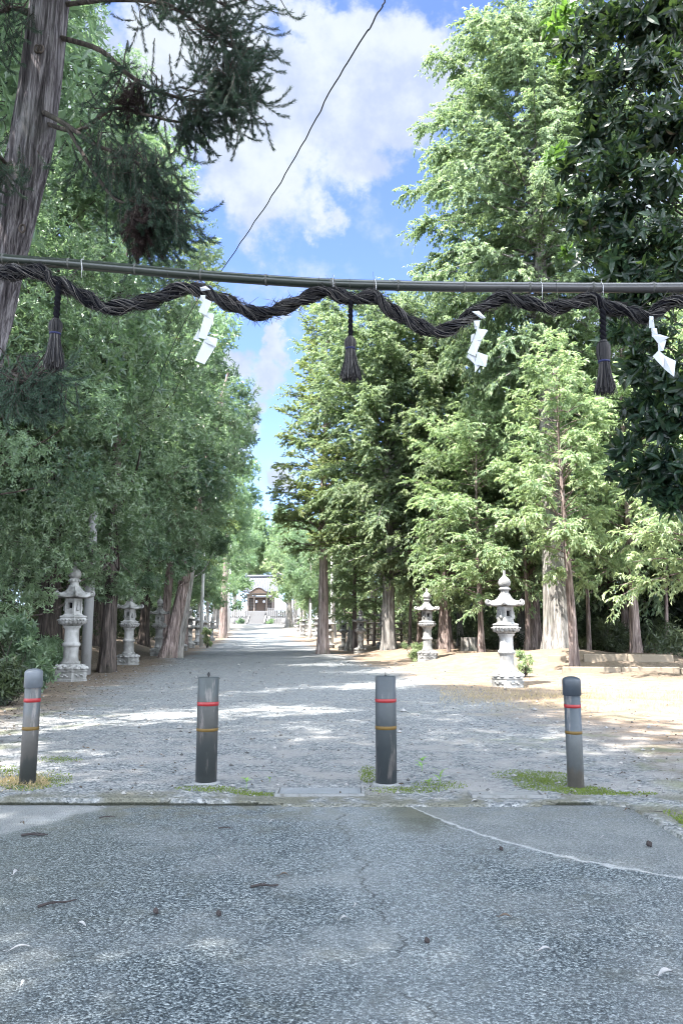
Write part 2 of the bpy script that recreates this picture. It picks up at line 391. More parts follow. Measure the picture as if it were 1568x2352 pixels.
m, nt, out = newmat('ground_soil_and_gravel')
pos = nd(nt, 'ShaderNodeNewGeometry').outputs['Position']
sx, sy, sz = nd(nt, 'ShaderNodeSeparateXYZ', {0: pos}).outputs
w1 = noise(nt, pos, .55, 5, .6); w2 = noise(nt, pos, 2.6, 5, .6); w3 = noise(nt, pos, 14, 4, .65); w4 = noise(nt, pos, 60, 3, .7)
dr = mth(nt, 'ADD', mth(nt, 'MULTIPLY_ADD', sy, .11, -3.6), sx)
dl = mth(nt, 'ADD', mth(nt, 'MULTIPLY_ADD', sy, -.11, -2.8), mth(nt, 'MULTIPLY', sx, -1.0))
wob = mth(nt, 'ADD', mth(nt, 'MULTIPLY_ADD', w1, 2.6, -1.3), mth(nt, 'MULTIPLY_ADD', w2, .9, -.45))
kr = sstep(nt, mth(nt, 'ADD', dr, wob), -.7, .7); kl = sstep(nt, mth(nt, 'ADD', dl, wob), -.7, .8)
vor = nd(nt, 'ShaderNodeTexVoronoi', {'Vector': pos, 'Scale': 55.0, 'Randomness': 1.0})
vor2 = nd(nt, 'ShaderNodeTexVoronoi', {'Vector': pos, 'Scale': 26.0, 'Randomness': 1.0})
peb = nd(nt, 'ShaderNodeSeparateColor', {0: vor.outputs['Color']}).outputs[0]
grav = ramp(nt, mth(nt, 'MULTIPLY_ADD', peb, .45, mth(nt, 'MULTIPLY', w3, .55)), [(.15, (.035, .040, .044)), (.40, (.125, .136, .143)), (.58, (.20, .208, .212)), (.9, (.37, .372, .365))])
grav = mixc(nt, sstep(nt, w2, .52, .72), grav, rgba((.23, .222, .205)))
dirt = ramp(nt, mth(nt, 'MULTIPLY_ADD', w4, .4, mth(nt, 'MULTIPLY', w2, .6)), [(.25, (.11, .08, .056)), (.5, (.215, .163, .12)), (.75, (.30, .24, .19))])
lit = ramp(nt, mth(nt, 'MULTIPLY_ADD', w4, .5, mth(nt, 'MULTIPLY', w3, .5)), [(.3, (.045, .035, .028)), (.5, (.14, .11, .085)), (.72, (.30, .25, .20))])
base = mixc(nt, kr, grav, dirt); base = mixc(nt, kl, base, lit)
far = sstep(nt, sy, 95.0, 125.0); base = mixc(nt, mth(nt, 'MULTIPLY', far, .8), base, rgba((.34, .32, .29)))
deep = sstep(nt, mth(nt, 'ADD', dr, wob), 4.5, 7.0); base = mixc(nt, deep, base, lit)
# pale trodden soil beside the asphalt and moss film there
nearm = sstep(nt, sy, 11.0, 5.5)
base = mixc(nt, mth(nt, 'MULTIPLY', mth(nt, 'MULTIPLY', nearm, .8), sstep(nt, w2, .42, .60)), base, rgba((.245, .24, .235)))
mossk = mth(nt, 'MULTIPLY', sstep(nt, sy, 13.5, 7.0), mth(nt, 'MULTIPLY', sstep(nt, noise(nt, pos, 1.1, 5, .65, .4), .52, .66), sstep(nt, dr, -2.2, -.4)))
base = mixc(nt, mth(nt, 'MULTIPLY', mossk, .7), base, rgba((.15, .165, .095)))
mossl = mth(nt, 'MULTIPLY', sstep(nt, sy, 17.0, 9.0), mth(nt, 'MULTIPLY', sstep(nt, noise(nt, pos, 1.7, 5, .6), .52, .64), sstep(nt, dl, -1.6, -.3)))
base = mixc(nt, mth(nt, 'MULTIPLY', mossl, .6), base, rgba((.12, .13, .075)))
jm = mth(nt, 'MULTIPLY', sstep(nt, sy, 5.55, 5.18), sstep(nt, w2, .40, .58)); base = mixc(nt, mth(nt, 'MULTIPLY', jm, .75), base, rgba((.075, .075, .048)))
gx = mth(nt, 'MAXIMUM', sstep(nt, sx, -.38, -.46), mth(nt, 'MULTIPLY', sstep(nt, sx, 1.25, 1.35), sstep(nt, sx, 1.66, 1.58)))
gap = mth(nt, 'MULTIPLY', mth(nt, 'MULTIPLY', gx, sstep(nt, sz, .011, .001)), sstep(nt, sy, 5.15, 5.13))  # shade of the open joint painted into the colour of its wall
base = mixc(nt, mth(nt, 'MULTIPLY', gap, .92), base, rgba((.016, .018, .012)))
sp = sstep(nt, noise(nt, pos, 19, 5, .75), .66, .72); base = mixc(nt, mth(nt, 'MULTIPLY', sp, .75), base, rgba((.055, .05, .045)))
hgt = mth(nt, 'ADD', mth(nt, 'MULTIPLY_ADD', vor.outputs['Distance'], -1.0, mth(nt, 'MULTIPLY', w3, .8)), mth(nt, 'MULTIPLY', vor2.outputs['Distance'], -.6))
principled(nt, out, base, .95, hgt, .8, .022, .15)
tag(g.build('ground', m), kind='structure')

# asphalt apron in front, with its own edge
m, nt, out = newmat('old_asphalt')
pos = nd(nt, 'ShaderNodeNewGeometry').outputs['Position']
sx, sy, sz = nd(nt, 'ShaderNodeSeparateXYZ', {0: pos}).outputs
v = nd(nt, 'ShaderNodeTexVoronoi', {'Vector': pos, 'Scale': 120.0}); vc = nd(nt, 'ShaderNodeSeparateColor', {0: v.outputs['Color']}).outputs
v2 = nd(nt, 'ShaderNodeTexVoronoi', {'Vector': pos, 'Scale': 260.0}); vc2 = nd(nt, 'ShaderNodeSeparateColor', {0: v2.outputs['Color']}).outputs
a1 = noise(nt, pos, 1.3, 6, .6); a2 = noise(nt, pos, 5.5, 5, .6, .3); a3 = noise(nt, pos, 70, 5, .75)
agg = mth(nt, 'ADD', mth(nt, 'MULTIPLY', vc[0], .24), mth(nt, 'MULTIPLY_ADD', vc2[0], .20, mth(nt, 'MULTIPLY_ADD', a3, .72, -.08)))
acol = ramp(nt, agg, [(.35, (.007, .011, .015)), (.45, (.034, .046, .054)), (.55, (.092, .112, .122)), (.68, (.29, .32, .33))])
acol = mixc(nt, mth(nt, 'MULTIPLY', sstep(nt, a1, .44, .62), .45), acol, rgba((.15, .158, .16)))
acol = mixc(nt, mth(nt, 'MULTIPLY', sstep(nt, a2, .52, .72), .55), acol, rgba((.060, .066, .06)))
left = sstep(nt, mth(nt, 'MULTIPLY_ADD', a1, 1.2, sx), .1, -1.1)
acol = mixc(nt, mth(nt, 'MULTIPLY', left, .35), acol, rgba((.075, .08, .062)))
# dark mossy wash running from the drain
_p0 = G(905, 1834); _p1 = G(1010, 1905)
sd = nd(nt, 'ShaderNodeVectorMath', {0: nd(nt, 'ShaderNodeVectorMath', {0: pos, 1: tuple((_p0 + _p1) / 2)}, operation='SUBTRACT').outputs[0], 1: (2.6, 1.15, 1)}, operation='MULTIPLY').outputs[0]
sdl = nd(nt, 'ShaderNodeVectorMath', {0: sd}, operation='LENGTH').outputs['Value']
sk = sstep(nt, mth(nt, 'MULTIPLY_ADD', a2, .9, sdl), 1.15, .62)
acol = mixc(nt, mth(nt, 'MULTIPLY', sk, .85), acol, mixc(nt, a3, rgba((.018, .02, .012)), rgba((.075, .078, .048))))
bk = mth(nt, 'MULTIPLY', sstep(nt, sy, 4.2, 5.1), sstep(nt, a2, .42, .6)); acol = mixc(nt, mth(nt, 'MULTIPLY', bk, .5), acol, rgba((.10, .095, .065)))
# skim coats of smoother concrete: one right of a wandering mortar seam, one at the left end of the joint
_sm = np.array([G(*p)[:2] for p in ((905, 1829), (935, 1852), (965, 1868), (1040, 1889), (1130, 1922), (1250, 1956), (1370, 1986), (1480, 2002), (1568, 2016))])
_cf = np.polyfit(_sm[:, 0], _sm[:, 1], 3)
ysm = mth(nt, 'MULTIPLY_ADD', mth(nt, 'MULTIPLY_ADD', mth(nt, 'MULTIPLY_ADD', sx, float(_cf[0]), float(_cf[1])), sx, float(_cf[2])), sx, float(_cf[3]))
ysm = mth(nt, 'MAXIMUM', ysm, 3.3)
dsm = mth(nt, 'ADD', mth(nt, 'SUBTRACT', sy, ysm), mth(nt, 'MULTIPLY_ADD', noise(nt, pos, 9, 5, .65), .16, -.08))
b1 = noise(nt, pos, 2.4, 6, .6); b2 = noise(nt, pos, 70, 4, .75)
skc = ramp(nt, mth(nt, 'ADD', mth(nt, 'MULTIPLY', vc2[0], .3), mth(nt, 'MULTIPLY', b2, .7)), [(.28, (.05, .058, .062)), (.5, (.115, .125, .128)), (.74, (.21, .213, .21))])
skc = mixc(nt, mth(nt, 'MULTIPLY', sstep(nt, b1, .42, .66), .55), skc, rgba((.20, .205, .20)))
rightk = mth(nt, 'MULTIPLY', sstep(nt, dsm, .0, .05), sstep(nt, sx, .34, .42))
acol = mixc(nt, mth(nt, 'MULTIPLY', rightk, .6), acol, skc)
smk = mth(nt, 'MULTIPLY', sstep(nt, mth(nt, 'ABSOLUTE', dsm), mth(nt, 'MULTIPLY_ADD', noise(nt, pos, 5, 5, .7), .11, -.012), .0), sstep(nt, sx, .36, .46))
acol = mixc(nt, mth(nt, 'MULTIPLY', smk, .62), acol, mixc(nt, b2, rgba((.26, .27, .27)), rgba((.48, .49, .49))))
_l0, _l1 = G(0, 1922), G(312, 1838); _ln = np.array([-(_l1[1] - _l0[1]), _l1[0] - _l0[0]]); _ln /= np.linalg.norm(_ln)
dlf = mth(nt, 'ADD', mth(nt, 'MULTIPLY_ADD', sx, float(_ln[0]), mth(nt, 'MULTIPLY', sy, float(_ln[1]))), float(-_ln @ _l0[:2]))
dlf = mth(nt, 'ADD', dlf, mth(nt, 'MULTIPLY_ADD', noise(nt, pos, 6, 6, .65), .30, -.15))
acol = mixc(nt, mth(nt, 'MULTIPLY', sstep(nt, dlf, -.02, .08), .85), acol, mixc(nt, .4, skc, rgba((.22, .225, .225))))
rimk = mth(nt, 'MULTIPLY', sstep(nt, mth(nt, 'ABSOLUTE', mth(nt, 'SUBTRACT', dlf, .10)), .14, .0), sstep(nt, b1, .35, .6))
acol = mixc(nt, mth(nt, 'MULTIPLY', rimk, .6), acol, rgba((.30, .305, .30)))
# pale trodden wash down the middle, darker damp growth at the near left
ce = sstep(nt, mth(nt, 'ABSOLUTE', mth(nt, 'ADD', mth(nt, 'MULTIPLY_ADD', sy, .12, -.62), mth(nt, 'MULTIPLY_ADD', a1, .9, mth(nt, 'MULTIPLY_ADD', sx, 1.0, -.45)))), .55, .0)
acol = mixc(nt, mth(nt, 'MULTIPLY', ce, .25), acol, rgba((.22, .24, .25)))
# hairline crack wandering away from the drain
cn = noise(nt, nd(nt, 'ShaderNodeCombineXYZ', {1: sy}).outputs[0], 3.2, 7, .72)
cpos = mth(nt, 'ADD', mth(nt, 'MULTIPLY_ADD', sy, -.10, .47), mth(nt, 'MULTIPLY_ADD', cn, .5, -.25))
cd = mth(nt, 'ABSOLUTE', mth(nt, 'SUBTRACT', sx, cpos))
ck = mth(nt, 'MULTIPLY', sstep(nt, cd, .006, .002), sstep(nt, noise(nt, pos, 4, 3), .40, .52))
acol = mixc(nt, mth(nt, 'MULTIPLY', ck, .65), acol, rgba((.012, .012, .012)))
hh = mth(nt, 'SUBTRACT', mth(nt, 'ADD', mth(nt, 'MULTIPLY', v.outputs['Distance'], -.9), mth(nt, 'MULTIPLY', a3, .9)), mth(nt, 'MULTIPLY', ck, 1.5))
principled(nt, out, acol, .82, hh, .95, .010, .35)
M_ASPH = m
yy = axis([(-40, 0, 4), (0, 5.08, .08)]); yy = np.append(yy[:-1], [5.07])
a = MB(); rows = []
for y in yy:
    e = float(edge_x(np.array(y))) - .015 if y > 0 else 60
    if y > 0 and y < 3.2: e = 60 if y < 2.9 else 1.86
    jit = .02 * (vnoise(np.array([[k * 1.7, 0, 1] for k in range(40)])) - .5) if y > 5.05 else 0
    rows.append(np.stack([np.concatenate([[-60], np.linspace(-4, e, 39)]), y + jit * np.ones(40), np.zeros(40)], -1))
rows.append(rows[-1] + np.array([0, .004, -.012])); rows.append(rows[-1] + np.array([0, 0, -.1]))
V = np.array(rows); i = np.arange(len(rows) - 1)[:, None] * 40; j = np.arange(39)[None]
a.add(V, np.stack([i + j, i + j + 1, i + 41 + j, i + 40 + j], -1))
road = tag(a.build('asphalt_road', M_ASPH), kind='structure')

# ------------------------------------------------------------------ drain covers at the joint
m, nt, out = newmat('checker_plate_steel'); co = objco(nt)
wv1 = nd(nt, 'ShaderNodeTexWave', {'Vector': nd(nt, 'ShaderNodeMapping', {0: co, 2: (0, 0, R(45))}).outputs[0], 'Scale': 14.0}, wave_type='BANDS').outputs['Fac']
wv2 = nd(nt, 'ShaderNodeTexWave', {'Vector': nd(nt, 'ShaderNodeMapping', {0: co, 2: (0, 0, R(-45))}).outputs[0], 'Scale': 14.0}, wave_type='BANDS').outputs['Fac']
dm = mth(nt, 'MULTIPLY', wv1, wv2); nn = noise(nt, co, 8, 5)
principled(nt, out, mixc(nt, nn, rgba((.13, .14, .15)), rgba((.22, .235, .25))), .6, dm, .8, .006, .4, .1); M_PLATE = m
def cover(x0, x1, yp0, yp1, label, mat, name='drain_cover'):
    a_, b_ = G(x0, yp1, .02), G(x1, yp0, .02); cx, cy = (a_[0] + b_[0]) / 2, (a_[1] + b_[1]) / 2
    t = thing(name, label, 'drain cover', (cx, cy, 0)); d = abs(b_[1] - a_[1])
    q = MB(); q.box((0, 0, .012), (b_[0] - a_[0], d, .012), 0, .003); q.build('plate', mat, t, False)
    q = MB(); w = b_[0] - a_[0]
    q.box((0, -d / 2 - .010, .002), (w + .04, .016, .05)); q.box((-w / 2 - .012, 0, .002), (.018, d, .05)); q.box((w / 2 + .012, 0, .002), (.018, d, .05))
    q.build('frame', M_COVER, t, False); return t
cover(638, 828, 1808, 1825, 'steel checker plate drain cover between the two thick middle bollards', M_PLATE)
cover(1090, 1232, 1817, 1828, 'worn grey cover slab with slanted ends beside the green moss near right bollard', M_COVER)

# ------------------------------------------------------------------ bollards
def boll_mat(name, top, mid, low, z1, z2):
    m, nt, out = newmat(name); co = objco(nt); z = nd(nt, 'ShaderNodeSeparateXYZ', {0: co}).outputs[2]
    n1 = noise(nt, nd(nt, 'ShaderNodeMapping', {0: co, 3: (14, 14, 3)}).outputs[0], 1, 6, .65); n2 = noise(nt, co, 38, 4, .7)
    zz = mth(nt, 'ADD', z, mth(nt, 'MULTIPLY_ADD', n1, .24, -.12))
    c = mixc(nt, sstep(nt, zz, z1, z1 + .05), rgba(low), rgba(mid)); c = mixc(nt, sstep(nt, zz, z2 - .03, z2 + .03), c, rgba(top))
    c = mixc(nt, mth(nt, 'MULTIPLY', n2, .55), c, rgba((top[0] * .45, top[1] * .45, top[2] * .43)))
    ru = sstep(nt, n1, .54, .66); c = mixc(nt, mth(nt, 'MULTIPLY', ru, .5), c, rgba((.17, .15, .14)))
    principled(nt, out, c, .55, n2, .25, .004, .4, .1); return m
def bollard(px, pyb, pyt, dia, ys_red, ys_yel, label, mat, domed, ring, top_fit):
    b = G(px, pyb); y = b[1]; h = P(px, pyt, y)[2]; zr = [P(px, q, y)[2] for q in ys_red]; zy = [P(px, q, y)[2] for q in ys_yel]
    r = dia / 2; z0 = T(b[0], y); t = thing('bollard', label, 'bollard', (b[0], y, 0), random.random() * 6, 'steel bollards across the entrance')
    q = MB(); top = h if not domed else h - .02
    q.lathe([(0, z0 - .08), (r, z0 - .08), (r, top - .004), (r - .004, top), (0, top)] if not domed else [(0, z0 - .08), (r, z0 - .08), (r, h - .06), (0, h - .06)], 40)
    q.build('post', mat, t)
    if domed:
        q = MB(); rc = r * 1.13; pr = [(r + .001, h - .135), (rc, h - .132), (rc, h - .034), (rc * .985, h - .026)] + [(rc * .97 * math.cos(a), h - .026 + .026 * math.sin(a)) for a in np.linspace(.18, math.pi / 2, 9)]
        q.lathe(pr, 40); q.build('cap', M_STEEL if top_fit is None else top_fit, t)
    else:
        q = MB(); q.tube(catmull([(0, 0, h - .005), (0, 0, h + .014)] if top_fit == 'pin' else [(0, 0, h - .005), (0, 0, h + .006), (-.007, 0, h + .018), (0, 0, h + .032), (.007, 0, h + .018), (0, 0, h + .008)], 6), .0032 if top_fit == 'pin' else .0048, 8)
        if top_fit == 'pin': q.lathe([(.012, h - .001), (.012, h + .004), (.003, h + .008), (.002, h + .03), (0, h + .032)], 12)
        q.build('lifting_eye' if top_fit != 'pin' else 'pin', M_IRON, t)
    for nm, z, mt in (('red_band', zr, M_RED), ('yellow_band', zy, M_YEL)):
        q = MB(); a_, b_ = min(z), max(z)
        q.lathe([(r + .0005, a_), (r + .0022, a_ + .001), (r + .0022, b_ - .001), (r + .0005, b_)], 40); q.build(nm, mt, t)
    if ring:
        q = MB(); q.lathe([(r + .001, z0 + .012), (r + .022, z0 + .010), (r + .026, z0 - .002), (r + .028, z0 - .04)], 40); q.build('base_ring', M_COVER, t)
    return t
MB1 = boll_mat('bollard_grey_brown', (.058, .064, .068), (.06, .055, .049), (.032, .035, .032), .16, .50)
MB2 = boll_mat('bollard_dark', (.040, .048, .049), (.040, .039, .036), (.030, .034, .034), .30, .62)
MB3 = boll_mat('bollard_darker', (.042, .050, .057), (.036, .043, .047), (.027, .033, .036), .42, .60)
MB4 = boll_mat('bollard_slate', (.045, .056, .067), (.075, .081, .082), (.085, .076, .063), .10, .36)
MC4 = plain('slate_cap', (.032, .040, .050), .45, .4, .1, .15)
bollard(63, 1808, 1535, .112, (1603, 1612), (1668, 1676), 'slim leaning-look grey bollard with pale domed cap at far left', MB1, True, False, None)
bollard(473, 1806, 1555, .150, (1611, 1620), (1671, 1678), 'thick grey bollard with small iron ring on its flat top', MB2, False, True, 'eye')
bollard(887, 1804, 1553, .150, (1604, 1612), (1666, 1674), 'thick dark bollard with a short pin on its flat top', MB3, False, True, 'pin')
bollard(1322, 1810, 1553, .114, (1617, 1625), (1678, 1685), 'slate blue bollard with dark domed cap standing in green moss', MB4, True, False, MC4)

# ------------------------------------------------------------------ bamboo bar, straw rope, tassels, paper streamers
BD = 4.9
bp = [(-420, 540), (-200, 568), (0, 594), (160, 606), (310, 619), (430, 630), (610, 643), (762, 652), (913, 656), (1064, 659), (1214, 660), (1359, 661), (1496, 661), (1620, 660), (1900, 656), (2100, 652)]
bpts = catmull([P(x, y, BD) for x, y in bp], 6)
m, nt, out = newmat('old_bamboo'); co = objco(nt)
n1 = noise(nt, nd(nt, 'ShaderNodeMapping', {0: co, 3: (1.6, 25, 25)}).outputs[0], 1, 5, .6); xx = nd(nt, 'ShaderNodeSeparateXYZ', {0: co}).outputs[0]
c = mixc(nt, n1, rgba((.005, .008, .007)), rgba((.022, .029, .021)))
c = mixc(nt, sstep(nt, mth(nt, 'MULTIPLY_ADD', n1, .8, xx), .1, 1.6), c, mixc(nt, n1, rgba((.02, .02, .022)), rgba((.075, .072, .075))))
principled(nt, out, c, .30, n1, .1, .002, .55); M_BAM = m
bar = thing('bamboo_bar', 'long bamboo pole slung across the top of the entrance', 'bamboo pole', bpts[len(bpts) // 2])
bo = bpts[len(bpts) // 2]
nodes_px = [-145, 6, 157, 310, 461, 611, 762, 913, 1064, 1214, 1359, 1496, 1640]
def at_x(pts, x):  # point on polyline by world x
    return np.array([x, np.interp(x, pts[:, 0], pts[:, 1]), np.interp(x, pts[:, 0], pts[:, 2])])
nodes = [P(px, 640, BD)[0] for px in nodes_px]
fx = np.unique(np.concatenate([bpts[:, 0]] + [np.array([n - .02, n - .008, n - .002, n + .003, n + .008, n + .02]) for n in nodes])); line = np.array([at_x(bpts, x) for x in fx])
rad = np.full(len(fx), .0345)
for n in nodes:
    dd = np.abs(fx - n); rad = np.where(dd < .0095, .0375, rad); rad = np.where(dd < .0035, .0345, rad)
q = MB(); q.tube(line - bo, rad, 24); q.build('culm', M_BAM, bar); M_NODE = plain('bamboo_node', (.08, .08, .075), .6, .3, var=.4, sc=60)
for n in nodes:
    p = at_x(bpts, n) - bo; q = MB(); q.tube([p + [-.006, 0, 0], p + [-.004, 0, 0], p + [0, 0, 0], p + [.004, 0, 0], p + [.007, 0, 0]], [.034, .0395, .0375, .0405, .034], 24, False); q.build('node_ring', M_NODE, bar)
for px in (190, 765, 862, 1240, 1378):
    p = at_x(bpts, P(px, 640, BD)[0]) - bo; q = MB(); ph = np.linspace(0, 2 * math.pi, 18)
    loop = np.stack([p[0] + .004 * np.sin(ph * 2), p[1] + .0385 * np.cos(ph), p[2] + .0385 * np.sin(ph)], -1); q.tube(loop, .0018, 5)
    q.tube([p + [0, -.036, -.01], p + [.002, -.03, -.06], p + [0, -.02, -.10]], .0016, 5)
    q.tube([p + [0, -.01, .037], p + [.006, -.01, .06]], .0012, 4); q.build('wire_tie', M_TIE, bar)

z1 = lambda a: (a[0] * .5, 516.7 + a[1] * .5)
z2 = lambda a: (784.2 + a[0] * .5, 516.7 + a[1] * .5)
rp = [(-500, 560), (-360, 600), (-200, 570), (-60, 625)] + [z1(a) for a in [(0, 222), (80, 215), (190, 217), (255, 262), (340, 300), (420, 345), (490, 382), (600, 366), (700, 346), (800, 302), (870, 287), (940, 306), (1030, 350), (1120, 388), (1195, 412), (1260, 396), (1380, 350), (1460, 312), (1520, 308)]] \
    + [z2(a) for a in [(0, 330), (60, 342), (150, 328), (220, 385), (300, 435), (390, 478), (450, 492), (520, 465), (600, 410), (680, 362), (740, 332), (800, 345), (880, 365), (960, 383), (1050, 368), (1120, 345), (1170, 338), (1210, 378), (1260, 388), (1330, 400), (1400, 432), (1450, 392), (1510, 355), (1570, 345)]] + [(1640, 715), (1750, 740), (1900, 700), (2100, 690)]
RD = 4.86
rc = catmull([P(x, y, RD) for x, y in rp], 5)
seg = np.linalg.norm(np.diff(rc, axis=0), axis=1); cum = np.concatenate([[0], np.cumsum(seg)])
sN = np.arange(0, cum[-1], .012); rc = np.stack([np.interp(sN, cum, rc[:, k]) for k in range(3)], -1)
ker = np.ones(5) / 5; rc[2:-2] = np.stack([np.convolve(rc[:, k], ker, 'valid') for k in range(3)], -1)
def frames(p):
    tg = unit(np.gradient(p, axis=0)); up = np.array([0, -1., 0]); A = unit(np.cross(tg, up)); return tg, A, np.cross(tg, A)
tg, A, B = frames(rc)
rope = thing('straw_rope', 'thick twisted dark straw rope swagged under the bamboo pole', 'straw rope', bo)
thick = .047 * (1 + .22 * (vnoise(np.stack([sN * 2.3, 0 * sN, 0 * sN], -1)) - .5))
for k in range(2):
    ph = 2 * math.pi * (sN / .40) + k * math.pi
    off = A * np.cos(ph)[:, None] + B * np.sin(ph)[:, None]
    sc_ = rc + off * (thick * .50)[:, None] - bo
    q = MB(); q.tube(sc_, thick * .50, 12, tint=rng.random()); st = q.build('strand', M_CORE, rope)
    t2, A2, B2 = frames(sc_); f = MB(); f2 = MB(); n = len(sN)
    for i in range(900):
        a0 = rng.integers(0, n - 30); ln = rng.integers(10, 28); idx = np.arange(a0, min(n, a0 + ln), 3)
        p2 = rng.random() * 6.28 + sN[idx] * 14 * (1 + .25 * rng.standard_normal()); rr = thick[idx] * (.50 + .06 * rng.random()) + np.linspace(0, .003 + .010 * (rng.random() < .2), len(idx)) * 1
        pp = sc_[idx] + (A2[idx] * np.cos(p2)[:, None] + B2[idx] * np.sin(p2)[:, None]) * rr[:, None]
        (f if rng.random() < .68 else f2).tube(pp, .0022 + .0012 * rng.random(), 4, False, rng.random())
    f.build('straw', M_STRAW, st); f2.build('straw', M_STRAWP, st)
fr = MB()
for i in range(760):          # frayed ends that stick out of the twist
    a0 = rng.integers(5, len(sN) - 5); p = rc[a0] - bo; an = rng.random() * 6.28
    d = A[a0] * math.cos(an) + B[a0] * math.sin(an) + tg[a0] * rng.normal(0, 1.1); d /= np.linalg.norm(d); L = .04 + .12 * rng.random() ** 2
    p0 = p + (A[a0] * math.cos(an) + B[a0] * math.sin(an)) * .035
    g3 = np.array([0, 0, -1.0]); fr.tube([p0, p0 + d * L * .5 + g3 * L * .05, p0 + d * L + g3 * L * .35 * rng.random()], [.0019, .0015, .0008], 4, False, rng.random())
fz = MB()
for i in range(2600):
    a0 = rng.integers(5, len(sN) - 5); an = rng.random() * 6.28; rdv = A[a0] * math.cos(an) + B[a0] * math.sin(an); p0 = rc[a0] - bo + rdv * thick[a0] * .93
    tw_ = -A[a0] * math.sin(an) + B[a0] * math.cos(an); d = tg[a0] * rng.choice([-1, 1]) * .9 + tw_ * .7 + rdv * (.1 + .5 * rng.random()); d /= np.linalg.norm(d); L = .025 + .045 * rng.random()
    fz.tube([p0 - rdv * .006, p0 + d * L], [.0019, .0009], 3, False, rng.random() ** 2)
fz.build('short_straw', M_STRAW, rope); fr.build('frayed_straw', M_STRAWP, rope)

def tassel(px_top, py_top, px, py_head, py_bind, py_end, wpx, whead, label, knot=False):
    y = RD - .03; a = P(px_top, py_top, y); h = P(px, py_head, y); b = P(px, py_bind, y); e = P(px, py_end, y); k = y / F * 1.05
    t = thing('straw_tassel', label, 'tassel', h, 0, 'straw tassels on the rope'); L = lambda v: v - h
    q = MB(); n = 24; s = np.linspace(0, 1, n)[:, None]; cl_ = L(a) * (1 - s) + L(h + [0, 0, -.01]) * s
    for i in range(2):
        ph = s * L(a)[2] / .07 * 6.28 + i * math.pi; q.tube(cl_ + np.concatenate([np.cos(ph), np.sin(ph), 0 * ph], 1) * .009, .010 if not knot else .014, 8, tint=rng.random())
    q.build('cord', M_CORE, t)
    rh = whead * k / 2; q = MB(); zb, ze = L(b)[2], L(e)[2]; rs = wpx * k / 2
    q.lathe([(.010, .02), (rh * .8, .0), (rh, zb * .35), (rh * .95, zb * .75), (rh * .78, zb)], 20); hd = q.build('head', M_CORE, t)
    q = MB(); q2 = MB()
    for i in range(150):
        an = rng.random() * 6.28; c_ = np.array([math.cos(an), math.sin(an), 0]); (q if rng.random() < .75 else q2).tube([c_ * rh * .5 + [0, 0, .016], c_ * rh * .98 + [0, 0, zb * .15], c_ * rh * 1.04 + [0, 0, zb * .5], c_ * rh * .82 + [0, 0, zb]], .0022, 4, False, rng.random())
    q.build('straw', M_STRAW, hd); q2.build('straw', M_STRAWP, hd)
    q = MB(); q.lathe([(rh * .74, zb + .007), (rh * .9, zb + .006), (rh * .9, zb - .006), (rh * .74, zb - .007)], 24); q.build('binding', M_BLUE, t)
    q = MB(); q2 = MB()
    for i in range(420):
        an = rng.random() * 6.28; c_ = np.array([math.cos(an), math.sin(an), 0]); f = rng.random() ** .45; l = ze * (.90 + .14 * rng.random())
        m1 = zb + (l - zb) * .45; w = rs * f * (.9 + .2 * rng.random()) * (1.28 if rng.random() < .06 else 1)
        (q if rng.random() < .72 else q2).tube([c_ * rh * .75 * f + [0, 0, zb], c_ * (rh * .75 + (w / max(f, .3) - rh * .75) * .30) * f + [0, 0, m1], c_ * w + [0, 0, l]], [.0022, .002, .0013], 4, False, rng.random())
    sk_ = q.build('skirt', M_STRAW, t); q2.build('straw', M_STRAWP, sk_); return t
tassel(136, 648, 129, 738, 767, 845, 47, 29, 'straw tassel hung beside the cedar trunk, leftmost on the rope', True)
tassel(805, 690, 804, 779, 801, 872, 52, 26, 'straw tassel hung at mid rope against the conifers and sky gap')
tassel(1383, 712, 1384, 788, 831, 903, 50, 30, 'straw tassel hung in front of the dark glossy tree on the right', True)

def streamer(conv, quads, label):
    pts = np.array([conv(a) for qd in quads for a in qd]); c = P(pts[:, 0].mean(), pts[:, 1].mean(), RD - .05)
    t = MB(); 
    for k, qd in enumerate(quads):
        n = len(qd); base = RD - .055 + (.007 if k % 2 else -.006)
        v = np.array([P(*conv(a), base + .012 * ((j % 2) - .5) + .004 * rng.random()) for j, a in enumerate(qd)]) - c
        bk = v + np.array([0, .0006, 0]); V = np.vstack([v, bk])
        fs = [[0, 1, 2, 3], [7, 6, 5, 4]] if n == 4 else None
        if n == 4: sidesq = [[j, j + 4, (j + 1) % 4 + 4, (j + 1) % 4] for j in range(4)]; t.add(V, fs + sidesq)
        elif n == 3: t.add(V, [[j, j + 3, (j + 1) % 3 + 3, (j + 1) % 3] for j in range(3)], [[0, 1, 2], [5, 4, 3]])
    o = t.build('paper_streamer', M_PAPER, None, False, c); return tag(o, label, 'paper streamer', 'zigzag paper streamers on the rope')
streamer(z1, [[(918, 287), (945, 280), (968, 297), (925, 304)], [(922, 322), (945, 322), (940, 358), (916, 345)], [(938, 335), (972, 352), (948, 415), (912, 398)], [(913, 392), (985, 408), (980, 438), (943, 424)], [(938, 420), (982, 436), (945, 526), (910, 516)], [(914, 475), (914, 522), (930, 540), (888, 525)], [(945, 508), (1000, 522), (992, 560), (935, 535)], [(938, 530), (992, 556), (940, 640), (895, 622)]],
         'crisp zigzag white paper streamer hanging before the left trees')
